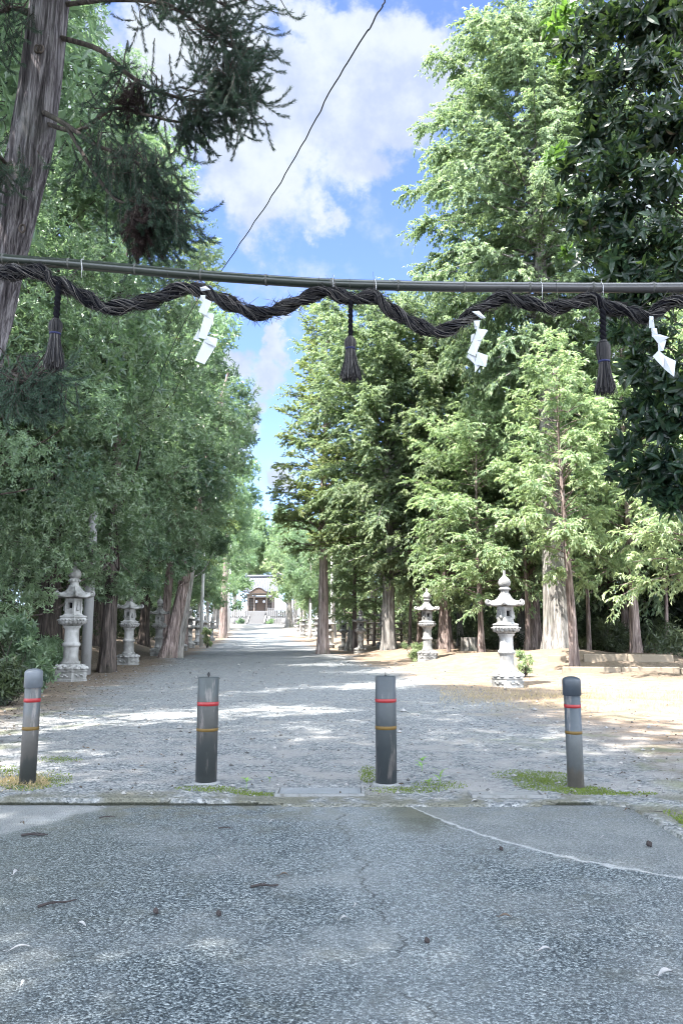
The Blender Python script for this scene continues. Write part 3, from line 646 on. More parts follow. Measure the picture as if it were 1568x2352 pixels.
streamer(z2, [[(598, 398), (630, 394), (662, 428), (640, 430)], [(606, 440), (636, 438), (628, 482), (610, 478)], [(622, 475), (672, 482), (642, 530), (605, 528)], [(610, 498), (594, 505), (592, 540), (612, 524)], [(606, 525), (642, 530), (614, 602), (576, 588)], [(578, 594), (616, 598), (612, 642), (574, 606)], [(622, 582), (672, 600), (662, 652), (612, 640)], [(610, 638), (636, 646), (612, 678)]],
         'crumpled white paper streamer hanging before the pale conifers')
streamer(z2, [[(1412, 418), (1430, 420), (1436, 472), (1410, 474)], [(1420, 472), (1446, 474), (1450, 506), (1424, 515)], [(1425, 510), (1458, 502), (1503, 516), (1452, 545)], [(1450, 530), (1490, 528), (1476, 578), (1452, 580)], [(1455, 575), (1482, 600), (1476, 656), (1427, 604)], [(1478, 598), (1533, 625), (1525, 698), (1478, 660)]],
         'white paper streamer hanging against the dark glossy leaves at far right')

# ------------------------------------------------------------------ stone lanterns (unit height 1, scaled on placing)
def hexpt(r, a): return np.array([r * math.cos(a), r * math.sin(a)])
def make_lantern():
    t = thing('stone_lantern', 'x', 'stone lantern', (0, 0, 0), 0, 'stone lanterns along the approach'); H6 = math.pi / 6
    q = MB(); q.lathe([(0, -.03), (.152, -.03), (.152, .012), (.146, .016), (.146, .072), (.152, .076), (.152, .088), (.14, .092), (0, .092)], 36, 0, poly=6)
    pl = q.build('plinth', M_STONED, t, False)
    q = MB()
    for k in range(6):     # carved cartouche on every face
        a = (k + .5) * 2 * H6; r = .152 * math.cos(H6); n2 = hexpt(1, a); tn = np.array([-n2[1], n2[0]])
        for s in np.linspace(-.035, .035, 6):
            c = n2 * (r - .002) + tn * s; q.lathe([(0, -.006), (.009, -.004), (.009, .004), (0, .006)], 8, center=(c[0], c[1], .044 + .008 * math.sin(s * 120)))
    q.build('carved_panel', M_STONED, pl)
    q = MB(); q.lathe([(0, .09), (.140, .092), (.142, .104), (.132, .116), (.100, .130), (.082, .138), (.078, .142)], 36, 0, poly=6)
    for k in range(12):
        a = k * H6 + H6 / 2; 
        for z, r, w in ((.106, .126, .026), (.122, .104, .022)):
            c = hexpt(r, a + (0 if z < .11 else H6 / 2)); q.lathe([(w * .95, -.004), (w, .0), (w * .8, .012), (w * .4, .017), (0, .019)], 10, center=(c[0], c[1], z - .006))
    q.build('lotus_base', M_STONE, t)
    q = MB(); q.lathe([(.079, .140), (.080, .152), (.066, .160), (.0615, .20), (.061, .27), (.066, .282), (.073, .286), (.075, .298), (.073, .310), (.066, .314), (.060, .325), (.058, .36), (.058, .41), (.060, .432), (.070, .440), (.072, .452)], 40)
    q.build('shaft', M_STONE, t)
    q = MB(); q.lathe([(.06, .448), (.086, .458), (.112, .478), (.122, .490), (.126, .494), (.126, .512), (.120, .516), (.120, .524), (.126, .528), (.124, .538), (.09, .545), (.085, .555), (0, .555)], 36, 0, poly=6)
    pf = q.build('platform', M_STONE, t, False)
    q = MB()
    for k in range(18):
        a = k * math.pi / 9 + .1; c = hexpt(.098, a); q.lathe([(.018, .018), (.019, .008), (.014, -.004), (.006, -.010), (0, -.011)], 8, center=(c[0], c[1], .478))
    for k in range(24):
        a = k * math.pi / 12; c = hexpt(.118, a); q.lathe([(0, -.008), (.010, -.005), (.010, .004), (0, .008)], 8, center=(c[0], c[1], .504))
    q.build('petal_carving', M_STONE, pf)
    # fire box with recessed windows
    r, za, zb = .079, .548, .690; fb = MB(); wn = MB(); rl = MB()
    cs = [hexpt(r, k * 2 * H6) for k in range(6)]
    for k in range(6):
        p0, p1 = cs[k], cs[(k + 1) % 6]; tn = (p1 - p0) / np.linalg.norm(p1 - p0); n2 = np.array([tn[1], -tn[0]]); w = np.linalg.norm(p1 - p0)
        win = k % 3 == 0
        u0, u1 = (.22, .78) if win else (.16, .84); v0, v1 = (.30, .78) if win else (.12, .86); dep = .014 if win else .006
        def pt(u, v, d=0): c = p0 + tn * w * u - n2 * d; return [c[0], c[1], za + (zb - za) * v]
        V = [pt(0, 0), pt(1, 0), pt(1, 1), pt(0, 1), pt(u0, v0), pt(u1, v0), pt(u1, v1), pt(u0, v1)] + [pt(u, v, dep) for u, v in ((u0, v0), (u1, v0), (u1, v1), (u0, v1))]
        Q = [[0, 1, 5, 4], [1, 2, 6, 5], [2, 3, 7, 6], [3, 0, 4, 7], [4, 5, 9, 8], [5, 6, 10, 9], [6, 7, 11, 10], [7, 4, 8, 11]]
        if not win: Q.append([8, 9, 10, 11])
        fb.add(V, Q)
        if win:
            a0, a1, b0, b1 = .30, .70, .40, .72
            V = [pt(u0, v0, dep), pt(u1, v0, dep), pt(u1, v1, dep), pt(u0, v1, dep), pt(a0, b0, dep), pt(a1, b0, dep), pt(a1, b1, dep), pt(a0, b1, dep)] + [pt(u, v, dep + .03) for u, v in ((a0, b0), (a1, b0), (a1, b1), (a0, b1))]
            fb.add(V, Q); wn.add(V[8:], [[0, 1, 2, 3]])
        else:
            c = p0 + tn * w * .5 + n2 * -.002; zc = za + (zb - za) * .45
            rl.lathe([(0, -.034), (.013, -.03), (.016, -.015), (.013, .0), (.008, .012), (.010, .022), (.007, .032), (0, .035)], 12, center=(c[0], c[1], zc))
    f = fb.build('fire_box', M_STONE, t, False); wn.build('window_shade_panel', M_HOLLOW_SHADE, f, False); rl.build('carved_relief', M_STONED, f)
    # hexagonal roof with curled corners
    n, per = 72, 12; ph = np.arange(n) * 2 * math.pi / n; mm = np.mod(ph, 2 * H6) - H6; k6 = math.cos(H6) / np.cos(mm); cor = (np.abs(mm) / H6)
    prof = [(.040, .792), (.052, .783), (.060, .768), (.072, .750), (.092, .732), (.120, .718), (.146, .711), (.152, .700), (.146, .690), (.10, .694), (.07, .692), (0, .69)]
    V = []
    for i, (rr, zz) in enumerate(prof):
        fr_ = min(1, rr / .15); rib = np.where(cor > .86, .006, 0) * (i < 7); lift = .022 * fr_ ** 2.2 * cor ** 4
        kk = k6 * (1 + .05 * fr_ * cor ** 4); V.append(np.stack([rr * kk * np.cos(ph), rr * kk * np.sin(ph), zz + lift + rib], -1))
    V = np.array(V); i = np.arange(len(prof) - 1)[:, None] * n; j = np.arange(n)[None]; kk = (j + 1) % n
    q = MB(); q.add(V, np.stack([i + j, i + n + j, i + n + kk, i + kk], -1)); rf = q.build('roof', M_STONE, t)
    for k in range(6):
        a = k * 2 * H6; q = MB(); s = np.linspace(0, 1, 22); th = s * 4.6; rad = .021 * (1 - .55 * s)
        cx, cz = .158, .728; X_ = cx + rad * np.sin(th) * 1.0 + .004; Z_ = cz - rad * np.cos(th)
        pts = np.stack([X_ * math.cos(a), X_ * math.sin(a), Z_], -1); q.tube(pts, np.linspace(.0125, .007, 22), 8)
        q.tube([(.10 * math.cos(a), .10 * math.sin(a), .735), (.135 * math.cos(a), .135 * math.sin(a), .716), pts[0]], [.008, .0105, .0125], 8); q.build('curled_corner', M_STONE, rf)
    q = MB(); q.lathe([(.045, .785), (.046, .796), (.040, .800), (.036, .806), (.036, .826), (.042, .830), (.046, .842), (.042, .852), (.036, .858), (.034, .866)], 24)
    for k in range(10): c = hexpt(.042, k * math.pi / 5); q.lathe([(0, -.014), (.010, -.006), (.011, .003), (0, .012)], 8, center=(c[0], c[1], .840))
    q.build('neck', M_STONE, t)
    q = MB(); q.lathe([(.034, .862), (.046, .868), (.053, .884), (.053, .902), (.047, .920), (.034, .936), (.020, .948), (.0125, .960), (.0105, .976), (.0125, .992), (.015, 1.0), (.009, 1.0), (.008, .99), (0, .988)], 28)
    q.build('finial', M_STONE, t); return t
LANT = [  # base px, base py, top py, turn, label
    (160, 1566, 1291, .95, 'tall stone lantern nearest on the left, stained dark carved plinth, beside a grey pole'),
    (294, 1529, 1343, .80, 'stone lantern half hidden by leaves, second from the front on the left'),
    (364, 1507, 1369, .75, 'stone lantern peeping out just left of the two leaning tree trunks'),
    (416, 1494, 1384, .75, 'stone lantern mostly hidden behind the pale leaning trunk'),
    (435, 1489, 1394, .70, 'stone lantern just left of the slim pale lamp post'),
    (453, 1482, 1402, .70, 'stone lantern directly behind the slim pale lamp post'),
    (470, 1477, 1410, .70, 'small stone lantern just right of the slim pale lamp post'),
    (486, 1472, 1413, .70, 'distant stone lantern close beside the large dark trunk on the left'),
    (1165, 1573, 1311, 1.30, 'sunlit stone lantern nearest on the right, standing on bare sandy ground'),
    (982, 1526, 1352, 1.25, 'sunlit stone lantern in front of a small green bush on the right'),
    (880, 1499, 1384, 1.2, 'stone lantern partly hidden behind the leaning grey trunk on the right'),
    (828, 1502, 1396, 1.1, 'shaded stone lantern standing alone between the grey trunk and the pale posts'),
    (789, 1493, 1406, 1.0, 'stone lantern just right of the pale slender post on the right'),
    (757, 1489, 1410, 1.0, 'stone lantern behind the pale slender post on the right'),
    (727, 1466, 1405, .9, 'distant stone lantern behind the reddish trunk on the right'),
    (709, 1464, 1408, .9, 'small bright lantern at a distance, left of the reddish trunk'),
    (697, 1463, 1411, .9, 'farther grey lantern behind the small bright lantern on the right'),
    (684, 1459, 1410, .9, 'farthest pale lantern near the big flared trunk before the shrine'),
]
lan0 = make_lantern()
for k, (px, pb, ptop, rz, lab) in enumerate(LANT):
    b = G(px, pb); y = b[1]
    if y > 75: y = 75 + (y - 75) * .45; b = P(px, pb, y)
    z = T(b[0], y); z = z if z > b[2] - .3 else b[2]; h = P(px, ptop, y)[2] - z
    loc = (b[0], y, z)
    if k == 0: o = lan0; o.location = loc; o.rotation_euler.z = rz; o.scale = (h,) * 3
    else: o = dup(lan0, loc, rz, h)
    o['label'] = lab

# ------------------------------------------------------------------ poles, lamp, wires
def pole(name, px, pb, ptop, wpx, mat, label, cat, y=None):
    b = G(px, pb) if y is None else P(px, pb, y); y = b[1]; z0 = T(b[0], y); h = P(px, ptop, y)[2] - z0; r = wpx * y / F / 2
    t = thing(name, label, cat, (b[0], y, z0)); q = MB(); q.lathe([(0, -.4), (r, -.4), (r * .93, h * .5), (r * .85, h), (0, h)], 20); q.build('post', mat, t)
    return t, h, r
pl1, h1, r1 = pole('utility_pole', 197, 1546, 1175, 23, M_POLE, 'thick grey concrete pole just right of the nearest left lantern', 'utility pole')
q = MB(); q.lathe([(r1 * .93, h1 - .9), (r1 + .012, h1 - .9), (r1 + .012, h1 - .84), (r1 * .9, h1 - .84)], 20); q.build('pole_band', M_STEEL, pl1)
lp, hl, rl_ = pole('street_lamp', 462, 1487, 1190, 8, M_POLEW, 'slim pale lamp post with a small white lamp head among the left trees', 'street lamp')
yl = lp.location.y; hd = P(513, 1184, yl) - np.array(lp.location)
q = MB(); q.tube(catmull([(0, 0, hl - .3), (.1, 0, hl + .02), (hd[0] * .6, 0, hd[2] + .02), (hd[0] - .1, 0, hd[2])], 6), .035, 8); q.build('arm', M_POLEW, lp)
q = MB(); q.box((hd[0] + .05, 0, hd[2]), (.62, .24, .13), 0, .04); q.build('lamp_head', M_LAMP, lp)
q = MB(); q.box((hd[0] + .05, 0, hd[2] - .08), (.5, .18, .05), 0, .02); q.build('diffuser', M_PAPER, lp)
pole('pole', 430, 1478, 1262, 8, M_POLE, 'grey pole behind the pale trunk on the left, lower half hidden by a lantern', 'pole', 52)
pole('pole', 762, 1489, 1238, 7.5, M_POLEW, 'pale slender post dappled with light, right of the reddish trunk', 'pole')
pole('pole', 713, 1462, 1385, 4.5, M_POLEW, 'short thin post beside the distant right lanterns', 'pole', 82)
pc, hc, rc_ = pole('utility_pole', 523, 1455, 1245, 10, M_POLEW, 'distant concrete utility pole with a crossarm behind the large dark trunk', 'utility pole', 105)
q = MB(); q.box((0, -.2, hc - 1.2), (3.4, .14, .14)); q.build('crossarm', M_STEEL, pc)
for dx in (-1.4, -.5, .5, 1.4): q = MB(); q.lathe([(.05, 0), (.09, .08), (.05, .14), (.08, .22), (0, .26)], 8, center=(dx, -.2, hc - 1.13)); q.build('insulator', M_PAPER, pc)
pole('sign_post', 454, 1463, 1408, 1.5, M_IRON, 'thin dark stake by the far left trees', 'stake', 90) if False else None
def wire(name, pts, r, label, wob=0):
    c = catmull(pts, 24); c = c + wob * (np.stack([vnoise(np.stack([np.arange(len(c)) * .45, 0 * c[:, 0] + k, 0 * c[:, 0]], -1)) for k in range(3)], -1) - .5)
    q = MB(); o_ = c[0]; q.tube(c - o_, r, 6); return tag(q.build(name, M_WIRE, None, True, o_), label, 'wire')
top1 = np.array(pl1.location) + [0, -.1, h1 - .87]
wire('overhead_wire', [top1, P(400, 790, 15.5), P(535, 585, 11.2), P(650, 410, 8.6), P(770, 190, 6.9), P(862, 40, 6.0), P(900, -40, 5.7), P(1010, -320, 4.6)], .0075, 'dark overhead wire slanting across the sky to the left trees', .016)
wire('guy_wire', [P(507, 1236, yl - .2), P(487, 1308, yl - 1), P(466, 1382, yl - 1.6)], .012, 'thin slanting guy wire hanging by the slim lamp post')

# ------------------------------------------------------------------ trees
def trunk(mb, pts, rad, sides=28, flare=.6, fh=.5, ridge=.05, seed=0, lobes=6, rs=10.0):
    pts = np.asarray(pts, float); rad = np.asarray(rad, float); n = len(pts); tgv = unit(np.gradient(pts, axis=0))
    A = unit(np.cross(tgv, np.array([0, 1., 0.02]))); B = np.cross(tgv, A); ph = np.arange(sides) * 2 * math.pi / sides
    zz = pts[:, 2] - pts[0, 2]
    zz = zz - (.5 if zz.max() > 3 else 0)
    fl = flare * np.exp(-np.maximum(zz, 0) / fh)[:, None] * (.55 + .5 * np.cos(ph * lobes + seed + .6 * np.sin(ph * 2 + seed)))[None]
    an = np.stack([np.cos(ph), np.sin(ph)], -1) * rs / 6.28
    nn = vnoise(np.stack([np.broadcast_to(an[None, :, 0] * 3 + seed * 3.3 + 40, (n, sides)), np.broadcast_to(an[None, :, 1] * 3 + 40, (n, sides)), np.broadcast_to(zz[:, None] * .8, (n, sides))], -1)) - .5
    rr = rad[:, None] * (1 + fl + ridge * 2 * nn)
    V = pts[:, None] + rr[..., None] * (np.cos(ph)[None, :, None] * A[:, None] + np.sin(ph)[None, :, None] * B[:, None])
    i = np.arange(n - 1)[:, None] * sides; j = np.arange(sides)[None]; k = (j + 1) % sides
    mb.add(V, np.stack([i + j, i + k, i + sides + k, i + sides + j], -1))
def rnd(r, n, k=3): return r.standard_normal((n, k))
Zv = np.array([0, 0, 1.0])

def conifer_meshes(seed, H, r0, cb, prof, nb, mleaf, mbark, lean=(0, 0), Ls=(.13, .045), dens=9, ldens=26, e0=(.15, .5), droop=(.25, .5), hang=.5, spr=(.30, .75), ldroop=.35, tipl=.35, flare=.6, sides=28, azb=None, ridge=.06, upb=True, smin=.1):
    r = np.random.default_rng(seed); tm = MB(); bm = MB(); lm = MB()
    zs = np.unique(np.concatenate([[-.5, -.1, .1, .25, .4, .6, .9, 1.3], np.linspace(1.8, H, 20)]))
    fx = lambda z: np.stack([lean[0] * z / H + .10 * np.sin(z * .5 + seed) * (z / H), lean[1] * z / H + .10 * np.cos(z * .43 + seed) * (z / H), z], -1)
    rad = lambda z: r0 * np.clip(1 - (np.maximum(z, 0) / H) ** 1.1, .03, 1)
    trunk(tm, fx(zs), rad(zs), sides, flare, .45, ridge, seed)
    for b in range(nb):
        t = ((b + r.random()) / nb) ** .92; z0 = cb + (H - cb) * t * .985; az = b * 2.399 + r.normal(0, .35)
        L = prof(t) * r.uniform(.72, 1.08)
        if azb is not None: L *= azb(az, t)
        if L < .15: continue
        out = np.array([math.cos(az), math.sin(az), 0]); e = e0[0] + (e0[1] - e0[0]) * t + r.normal(0, .22); dr_ = (droop[0] + (droop[1] - droop[0]) * (1 - t)) * r.uniform(.5, 1.3)
        o = fx(np.array(z0)); s = np.linspace(0, 1, 7)[:, None]
        pb = lambda s: o + out * L * s + Zv * L * (math.sin(e) * s - dr_ * s * s)
        bm.tube(pb(s), np.linspace(max(.014, rad(z0) * .28), .006, 7), 5, False)
        ns = max(5, int(L * dens)); ss_ = r.random(ns) ** .75 * (1 - smin) + smin; ss_[0] = 1.0
        lat = np.array([-out[1], out[0], 0]); sg = r.choice([-1, 1], ns)[:, None]
        tgb = unit(out * L + Zv * L * (math.sin(e) - 2 * dr_ * ss_[:, None]))
        sdv = unit(tgb * .75 + lat * sg * r.uniform(.3, 1.1, (ns, 1)) + Zv * r.normal(.06, .42, (ns, 1)))
        sl_ = (spr[0] + (spr[1] - spr[0]) * r.random(ns)) * np.clip(.4 + L * .3, .4, 1.0); sp0 = pb(ss_[:, None])
        nl = np.maximum(5, (sl_ * ldens)).astype(int); idx = np.repeat(np.arange(ns), nl); N = len(idx); u = r.random(N)
        ul = (u * sl_[idx])[:, None]
        pos = sp0[idx] + sdv[idx] * ul - Zv * hang * ul * ul / np.maximum(sl_[idx], .2)[:, None] * .9
        dd = sdv[idx] - Zv * (2 * hang * u[:, None] * .8)
        pr = unit(np.cross(dd, Zv + rnd(r, N) * .25)); sgn = r.choice([-1, 1], (N, 1))
        ld = unit(unit(dd) * .8 + pr * sgn * r.uniform(.2, .9, (N, 1)) - Zv * ldroop * r.random((N, 1)) + rnd(r, N) * .30)
        nrm = unit(Zv + rnd(r, N) * .45 + out * .25)
        stn = r.normal(.38, .16, ns)[idx]
        tint = np.clip(stn + r.normal(0, .12, N) + tipl * (u - .45) * (.4 + .6 * ss_[idx]), 0, 1)
        lm.leaves(pos, ld, nrm, Ls[0] * r.uniform(.6, 1.2, N), Ls[1] * r.uniform(.7, 1.2, N), tint, 0, .25)
    return tm.mesh('trunk', mbark), bm.mesh('branches', mbark), lm.mesh('crown', mleaf, False)
def place_tree(name, meshes, loc, rz=0, sc=1.0, label='', group=None, cat='tree'):
    t = thing(name, label, cat, loc, rz, group); t.scale = (sc,) * 3 if not isinstance(sc, tuple) else sc
    for nm, me in zip(('trunk', 'branches', 'crown'), meshes):
        if me is not None: link(nm, me, t)
    return t
def crown_clumps(lm, bm, clumps, r, tw=430, L=.10, W=.035, per=7, shape=0, origin=None, tl=.45, flat=.85, outb=1.0, drop=0.0, twigr=.006, curl=.2, limb=True, limbmax=9):
    """leaf rosettes on twig ends, gathered in clumps; limbs run from origin(c) to every clump"""
    for (c, cr) in clumps:
        c = np.asarray(c, float); n = max(6, int(tw * cr * cr)); d = unit(rnd(r, n)); q = r.random(n) ** .42
        wobble = .75 + .5 * vnoise(d * 1.7 + c)[:, None]
        p = c + d * q[:, None] * cr * wobble * np.array([1, 1, flat])
        td = unit(d * outb + Zv * (.25 - drop) + rnd(r, n) * .45)
        idx = np.repeat(np.arange(n), per); N = len(idx); a = np.tile(np.arange(per) * 2 * math.pi / per, n) + r.random(n)[idx] * 6 + r.normal(0, .25, N)
        e1 = unit(np.cross(td, rnd(r, n))); e2 = np.cross(td, e1)
        rad = e1[idx] * np.cos(a)[:, None] + e2[idx] * np.sin(a)[:, None]
        ld = unit(td[idx] * r.uniform(.1, .9, (N, 1)) + rad * .9 - Zv * drop * r.random((N, 1)))
        nrm = unit(td[idx] * 1.0 - rad * .25 + rnd(r, N) * .3)
        pos = p[idx] - td[idx] * L * r.uniform(0, .9, (N, 1))
        co_t, co_s = r.normal(0, .16), r.uniform(.85, 1.35); tint = np.clip(r.normal(tl + co_t, .14, n)[idx] + r.normal(0, .12, N), 0, 1)
        lm.leaves(pos, ld, nrm, L * co_s * r.uniform(.6, 1.15, N), W * co_s * r.uniform(.7, 1.15, N), tint, shape, curl)
        if bm is not None:
            o = np.asarray(origin(c), float); dist = np.linalg.norm(c - o)
            mid = (o + c) / 2 + rnd(r, 1)[0] * dist * .08 - Zv * dist * .04
            lr = twigr * (1.3 + dist * 1.1)
            if limb and dist < limbmax: bm.tube(catmull([o, mid, c], 5), np.linspace(lr, twigr, 11), 6, False)
            for k in range(min(n, int(4 + cr * 8))): 
                bm.tube([c + (c - o) * -.12 + rnd(r, 1)[0] * cr * .15, (c + p[k]) / 2 + rnd(r, 1)[0] * cr * .08, p[k]], [twigr, twigr * .7, twigr * .4], 4, False)

def CL(lst, j=.0):
    """clumps given as photo direction, forward distance, apparent radius"""
    return [(P(x, y, d), rp * d / F) for (x, y, d, rp) in lst]
def oak(name, label, base, H, r0, clumps, leafm, barkm, seed, lean=(0, 0), group=None, hfork=.25, cat='tree', extra=(), flare=.5, trunk_pts=None, **kw):
    """broad-leaved tree whose crown is the given clumps (world space)"""
    r = np.random.default_rng(seed); base = np.array([base[0], base[1], T(base[0], base[1])]) if len(base) == 2 else np.asarray(base, float)
    zs = np.unique(np.concatenate([[-.6, -.1, .1, .25, .45, .7, 1.0, 1.4], np.linspace(2, H, 14)]))
    fx = lambda z: np.stack([lean[0] * (z / H) + .12 * np.sin(z * .6 + seed) * z / H, lean[1] * z / H + .1 * np.cos(z * .5 + seed) * z / H, z], -1)
    t = thing(name, label, cat, base, 0, group); tm = MB(); trunk(tm, fx(zs), r0 * np.clip(1 - .85 * np.maximum(zs, 0) / H, .1, 1), 28, flare, .45, .07, seed)
    tm.build('trunk', barkm, t); lm = MB(); bm = MB()
    loc = [(c - base, cr) for c, cr in clumps]
    def org(c): z = np.clip(c[2] - .55 * np.hypot(c[0] - lean[0] * c[2] / H, c[1]), H * hfork, H * .98); return fx(np.array(z))
    crown_clumps(lm, bm, loc, r, origin=org, **kw)
    if bm.v: bm.build('branches', barkm, t)
    lm.build('crown', leafm, t, False); return t

# --- left side: evergreen oaks over the lanterns
A_ = [(40, 230, 12.5, 130), (190, 150, 13, 110), (230, 290, 13, 105), (90, 400, 12, 130), (250, 430, 13, 110), (60, 560, 11.5, 130), (200, 600, 12.5, 115), (330, 360, 14, 80), (320, 520, 14, 95), (40, 720, 11.5, 120), (180, 760, 12.5, 110),
      (70, 880, 11.5, 110), (200, 930, 12.5, 100), (30, 1040, 11.5, 110), (150, 1080, 12.5, 100), (300, 660, 13.5, 90), (20, 60, 12.5, 130), (160, 20, 13, 110), (290, 160, 14, 70), (-120, 300, 12.5, 160), (-120, 650, 12, 160), (-130, 950, 12, 150), (-100, 0, 13, 160), (60, -160, 13, 170), (-150, -300, 13, 200)]
oak('oak_tree', 'big dark evergreen oak filling the upper left corner behind the cedar trunk', (-6.2, 12.8), 13, .22, CL(A_), M_OAK, M_BARKD, 11, tw=520, L=.088, W=.031, tl=.42)
B_ = [(395, 425, 19, 62), (430, 520, 19, 70), (470, 590, 19.5, 52), (360, 360, 18.5, 50), (380, 610, 18.5, 85), (300, 790, 17, 95), (400, 720, 18.5, 85), (430, 840, 18.5, 80), (330, 930, 17, 100), (240, 1010, 16.5, 95), (140, 1180, 15.5, 95), (60, 1230, 15, 95), (260, 1130, 16.5, 90), (30, 1330, 15, 80), (190, 1270, 16.5, 75), (300, 1220, 17.5, 70), (-60, 1180, 15.5, 130), (340, 480, 18.5, 70), (280, 1345, 20.5, 40), (315, 1365, 20.6, 30), (240, 1365, 20.4, 30), (110, 1290, 15.2, 70), (215, 1320, 18, 45), (20, 1420, 14.6, 60), (90, 1370, 15.4, 48)]
oak('oak_tree', 'evergreen oak with glittering leaves above the nearest left lantern', (P(262, 1470, 21)[0], 20.5), 12, .20, CL(B_), M_OAK, M_BARKD, 12, tw=420, L=.098, W=.035, tl=.5)
C_ = [(430, 1000, 23, 85), (500, 1040, 24, 75), (530, 970, 25, 60), (380, 1080, 22, 85), (460, 1110, 23.5, 80), (330, 1170, 21, 70), (400, 1190, 23, 75), (350, 1260, 22, 58), (440, 1210, 24, 60), (300, 1290, 21.5, 55), (410, 1262, 24.5, 46), (510, 1120, 25, 50), (550, 900, 26, 48), (480, 930, 25, 75), (250, 1330, 22, 52), (275, 1230, 21, 60), (350, 1340, 21.8, 38), (300, 1350, 21.5, 32), (410, 1310, 23.6, 26), (440, 1290, 24, 40), (390, 1240, 23.5, 45)]
oak('oak_tree', 'dark oak whose leaning red-brown trunk stands left of the pale trunk', (TC[0], TC[1]), 10, .23, CL(C_), M_OAK, M_BARKR, 13, lean=(1.7, .4), tw=350, L=.115, W=.040, tl=.38, flare=.6, limbmax=3.2)
_pw = P(405, 1494, 29)
C2 = [(450, 1240, 30, 48), (480, 1180, 31, 48), (500, 1250, 32, 36), (455, 1300, 32, 28), (540, 1060, 32, 45), (560, 1000, 33, 38), (575, 950, 34, 34), (490, 860, 31, 60)]
oak('oak_tree', 'tree with a pale sunlit leaning trunk behind the red-brown one', (_pw[0], 29.0), 11, .20, CL(C2), M_OAK, M_BARKG, 14, lean=(1.5, .2), tw=420, L=.13, W=.046, tl=.5, flare=.7)
D_ = [(520, 1120, 62, 60), (560, 1080, 65, 42), (490, 1200, 60, 50), (540, 1200, 66, 45), (515, 1260, 70, 38), (545, 1290, 74, 34), (500, 1320, 72, 30), (530, 1350, 78, 30), (575, 1140, 66, 35), (480, 1350, 70, 26), (560, 1340, 82, 22), (555, 1240, 72, 36), (545, 1392, 84, 18), (470, 1290, 62, 34), (540, 1150, 64, 50), (480, 1250, 63, 45), (520, 1180, 66, 50), (560, 1180, 70, 38), (580, 1240, 82, 24), (500, 1380, 72, 24), (575, 1290, 88, 22), (545, 1330, 86, 26)]
oak('oak_tree', 'large dark trunk beside the path at the far left with dense crown', TD, 17, .46, CL(D_), M_OAKPALE, M_BARKR, 15, lean=(.3, 0), tw=90, L=.26, W=.10, tl=.42, flare=.35, twigr=.007, limbmax=0)
# sugi with pale tips whose layered boughs reach into the sky gap
def sg(seed, H, r0, cb, Rm, top=.25, **kw):
    return conifer_meshes(seed, H, r0, cb, lambda t: Rm * (top + (1 - top) * (1 - t) ** .8) * (.55 + .45 * min(1, t * 5 + .35)), kw.pop('nb', 70), kw.pop('leaf', M_SUGI), kw.pop('bark', M_BARKR), **kw)
pb_ = P(372, 1490, 33); hH = P(462, 545, 31)[2]
place_tree('cedar_tree', sg(21, hH + 1.6, .20, 5, 3.0, .22, nb=130, ldens=30, Ls=(.17, .06), e0=(.25, .7), droop=(.1, .28), hang=.15, tipl=.7, spr=(.3, .7), dens=12, lean=(1.7, 0), flare=.3), (pb_[0], 33, T(pb_[0], 33)), 1.0, 1, 'cedar with yellow-tipped layered boughs reaching into the sky gap on the left')
pb_ = P(425, 1470, 44)
place_tree('cedar_tree', sg(22, P(500, 640, 44)[2], .18, 5, 3.2, .2, nb=110, Ls=(.22, .08), e0=(.25, .7), droop=(.1, .28), hang=.15, tipl=.7, dens=8, lean=(1.6, 0), flare=.3), (pb_[0], 44, T(pb_[0], 44)), 2.0, 1, 'paler cedar farther back on the left, its tip below the bamboo pole')

# --- right side conifers
def hk(seed, H, r0, cb, Rm, sh=1.0, **kw):
    return conifer_meshes(seed, H, r0, cb, lambda t: Rm * (math.sin(min(1, t * 1.6 + .35) * math.pi / 2)) * (1 - max(0, (t - .55) / .45) ** 2.0 * .85) * sh, kw.pop('nb', 110), kw.pop('leaf', M_HINOKI), kw.pop('bark', M_BARKG), **kw)
hE = P(1225, 45, TE[1])[2] - T(*TE)
place_tree('cypress_tree', hk(31, hE, .43, 9.0, 4.2, nb=250, Ls=(.14, .058), dens=15, ldens=42, e0=(.1, .8), droop=(.2, .3), hang=.45, azb=lambda az, t: .45 if (math.sin(az) < -.45 and t < .35) else 1.0, ldroop=.8, lean=(-.2, 0), flare=.42, spr=(.35, .85)), (TE[0], TE[1], T(*TE)), .4, 1, 'tallest cypress on the right with thick pale trunk rising behind the rope')
hF = P(868, 690, TF[1])[2] - T(*TF)
place_tree('cypress_tree', hk(32, hF, .27, 2.4, 3.6, nb=190, dens=14, ldens=38, Ls=(.15, .06), azb=lambda az, t: .45 if (math.cos(az) < -.2 and t < .28) else 1.0, e0=(.25, .9), droop=(.18, .3), hang=.35, ldroop=.7, lean=(-.25, 0), flare=.45, spr=(.35, .8)), (TF[0], TF[1], T(*TF)), 1.4, 1, 'cypress with leaning grey trunk standing on a root mound right of the path')
b = G(741, 1502); hG = P(745, 705, b[1])[2]
place_tree('cedar_tree', sg(33, hG, .25, 4.4, 2.9, .25, bark=M_BARKR_SUNLIT, nb=170, ldens=38, Ls=(.15, .055), e0=(.35, .9), droop=(.1, .22), hang=.15, tipl=.7, lean=(.1, 0), flare=.45, dens=13), (b[0], b[1], T(b[0], b[1])), .2, 1, 'cedar with reddish ridged trunk standing at the right edge of the path')
pb_ = P(1022, 1490, 30); 
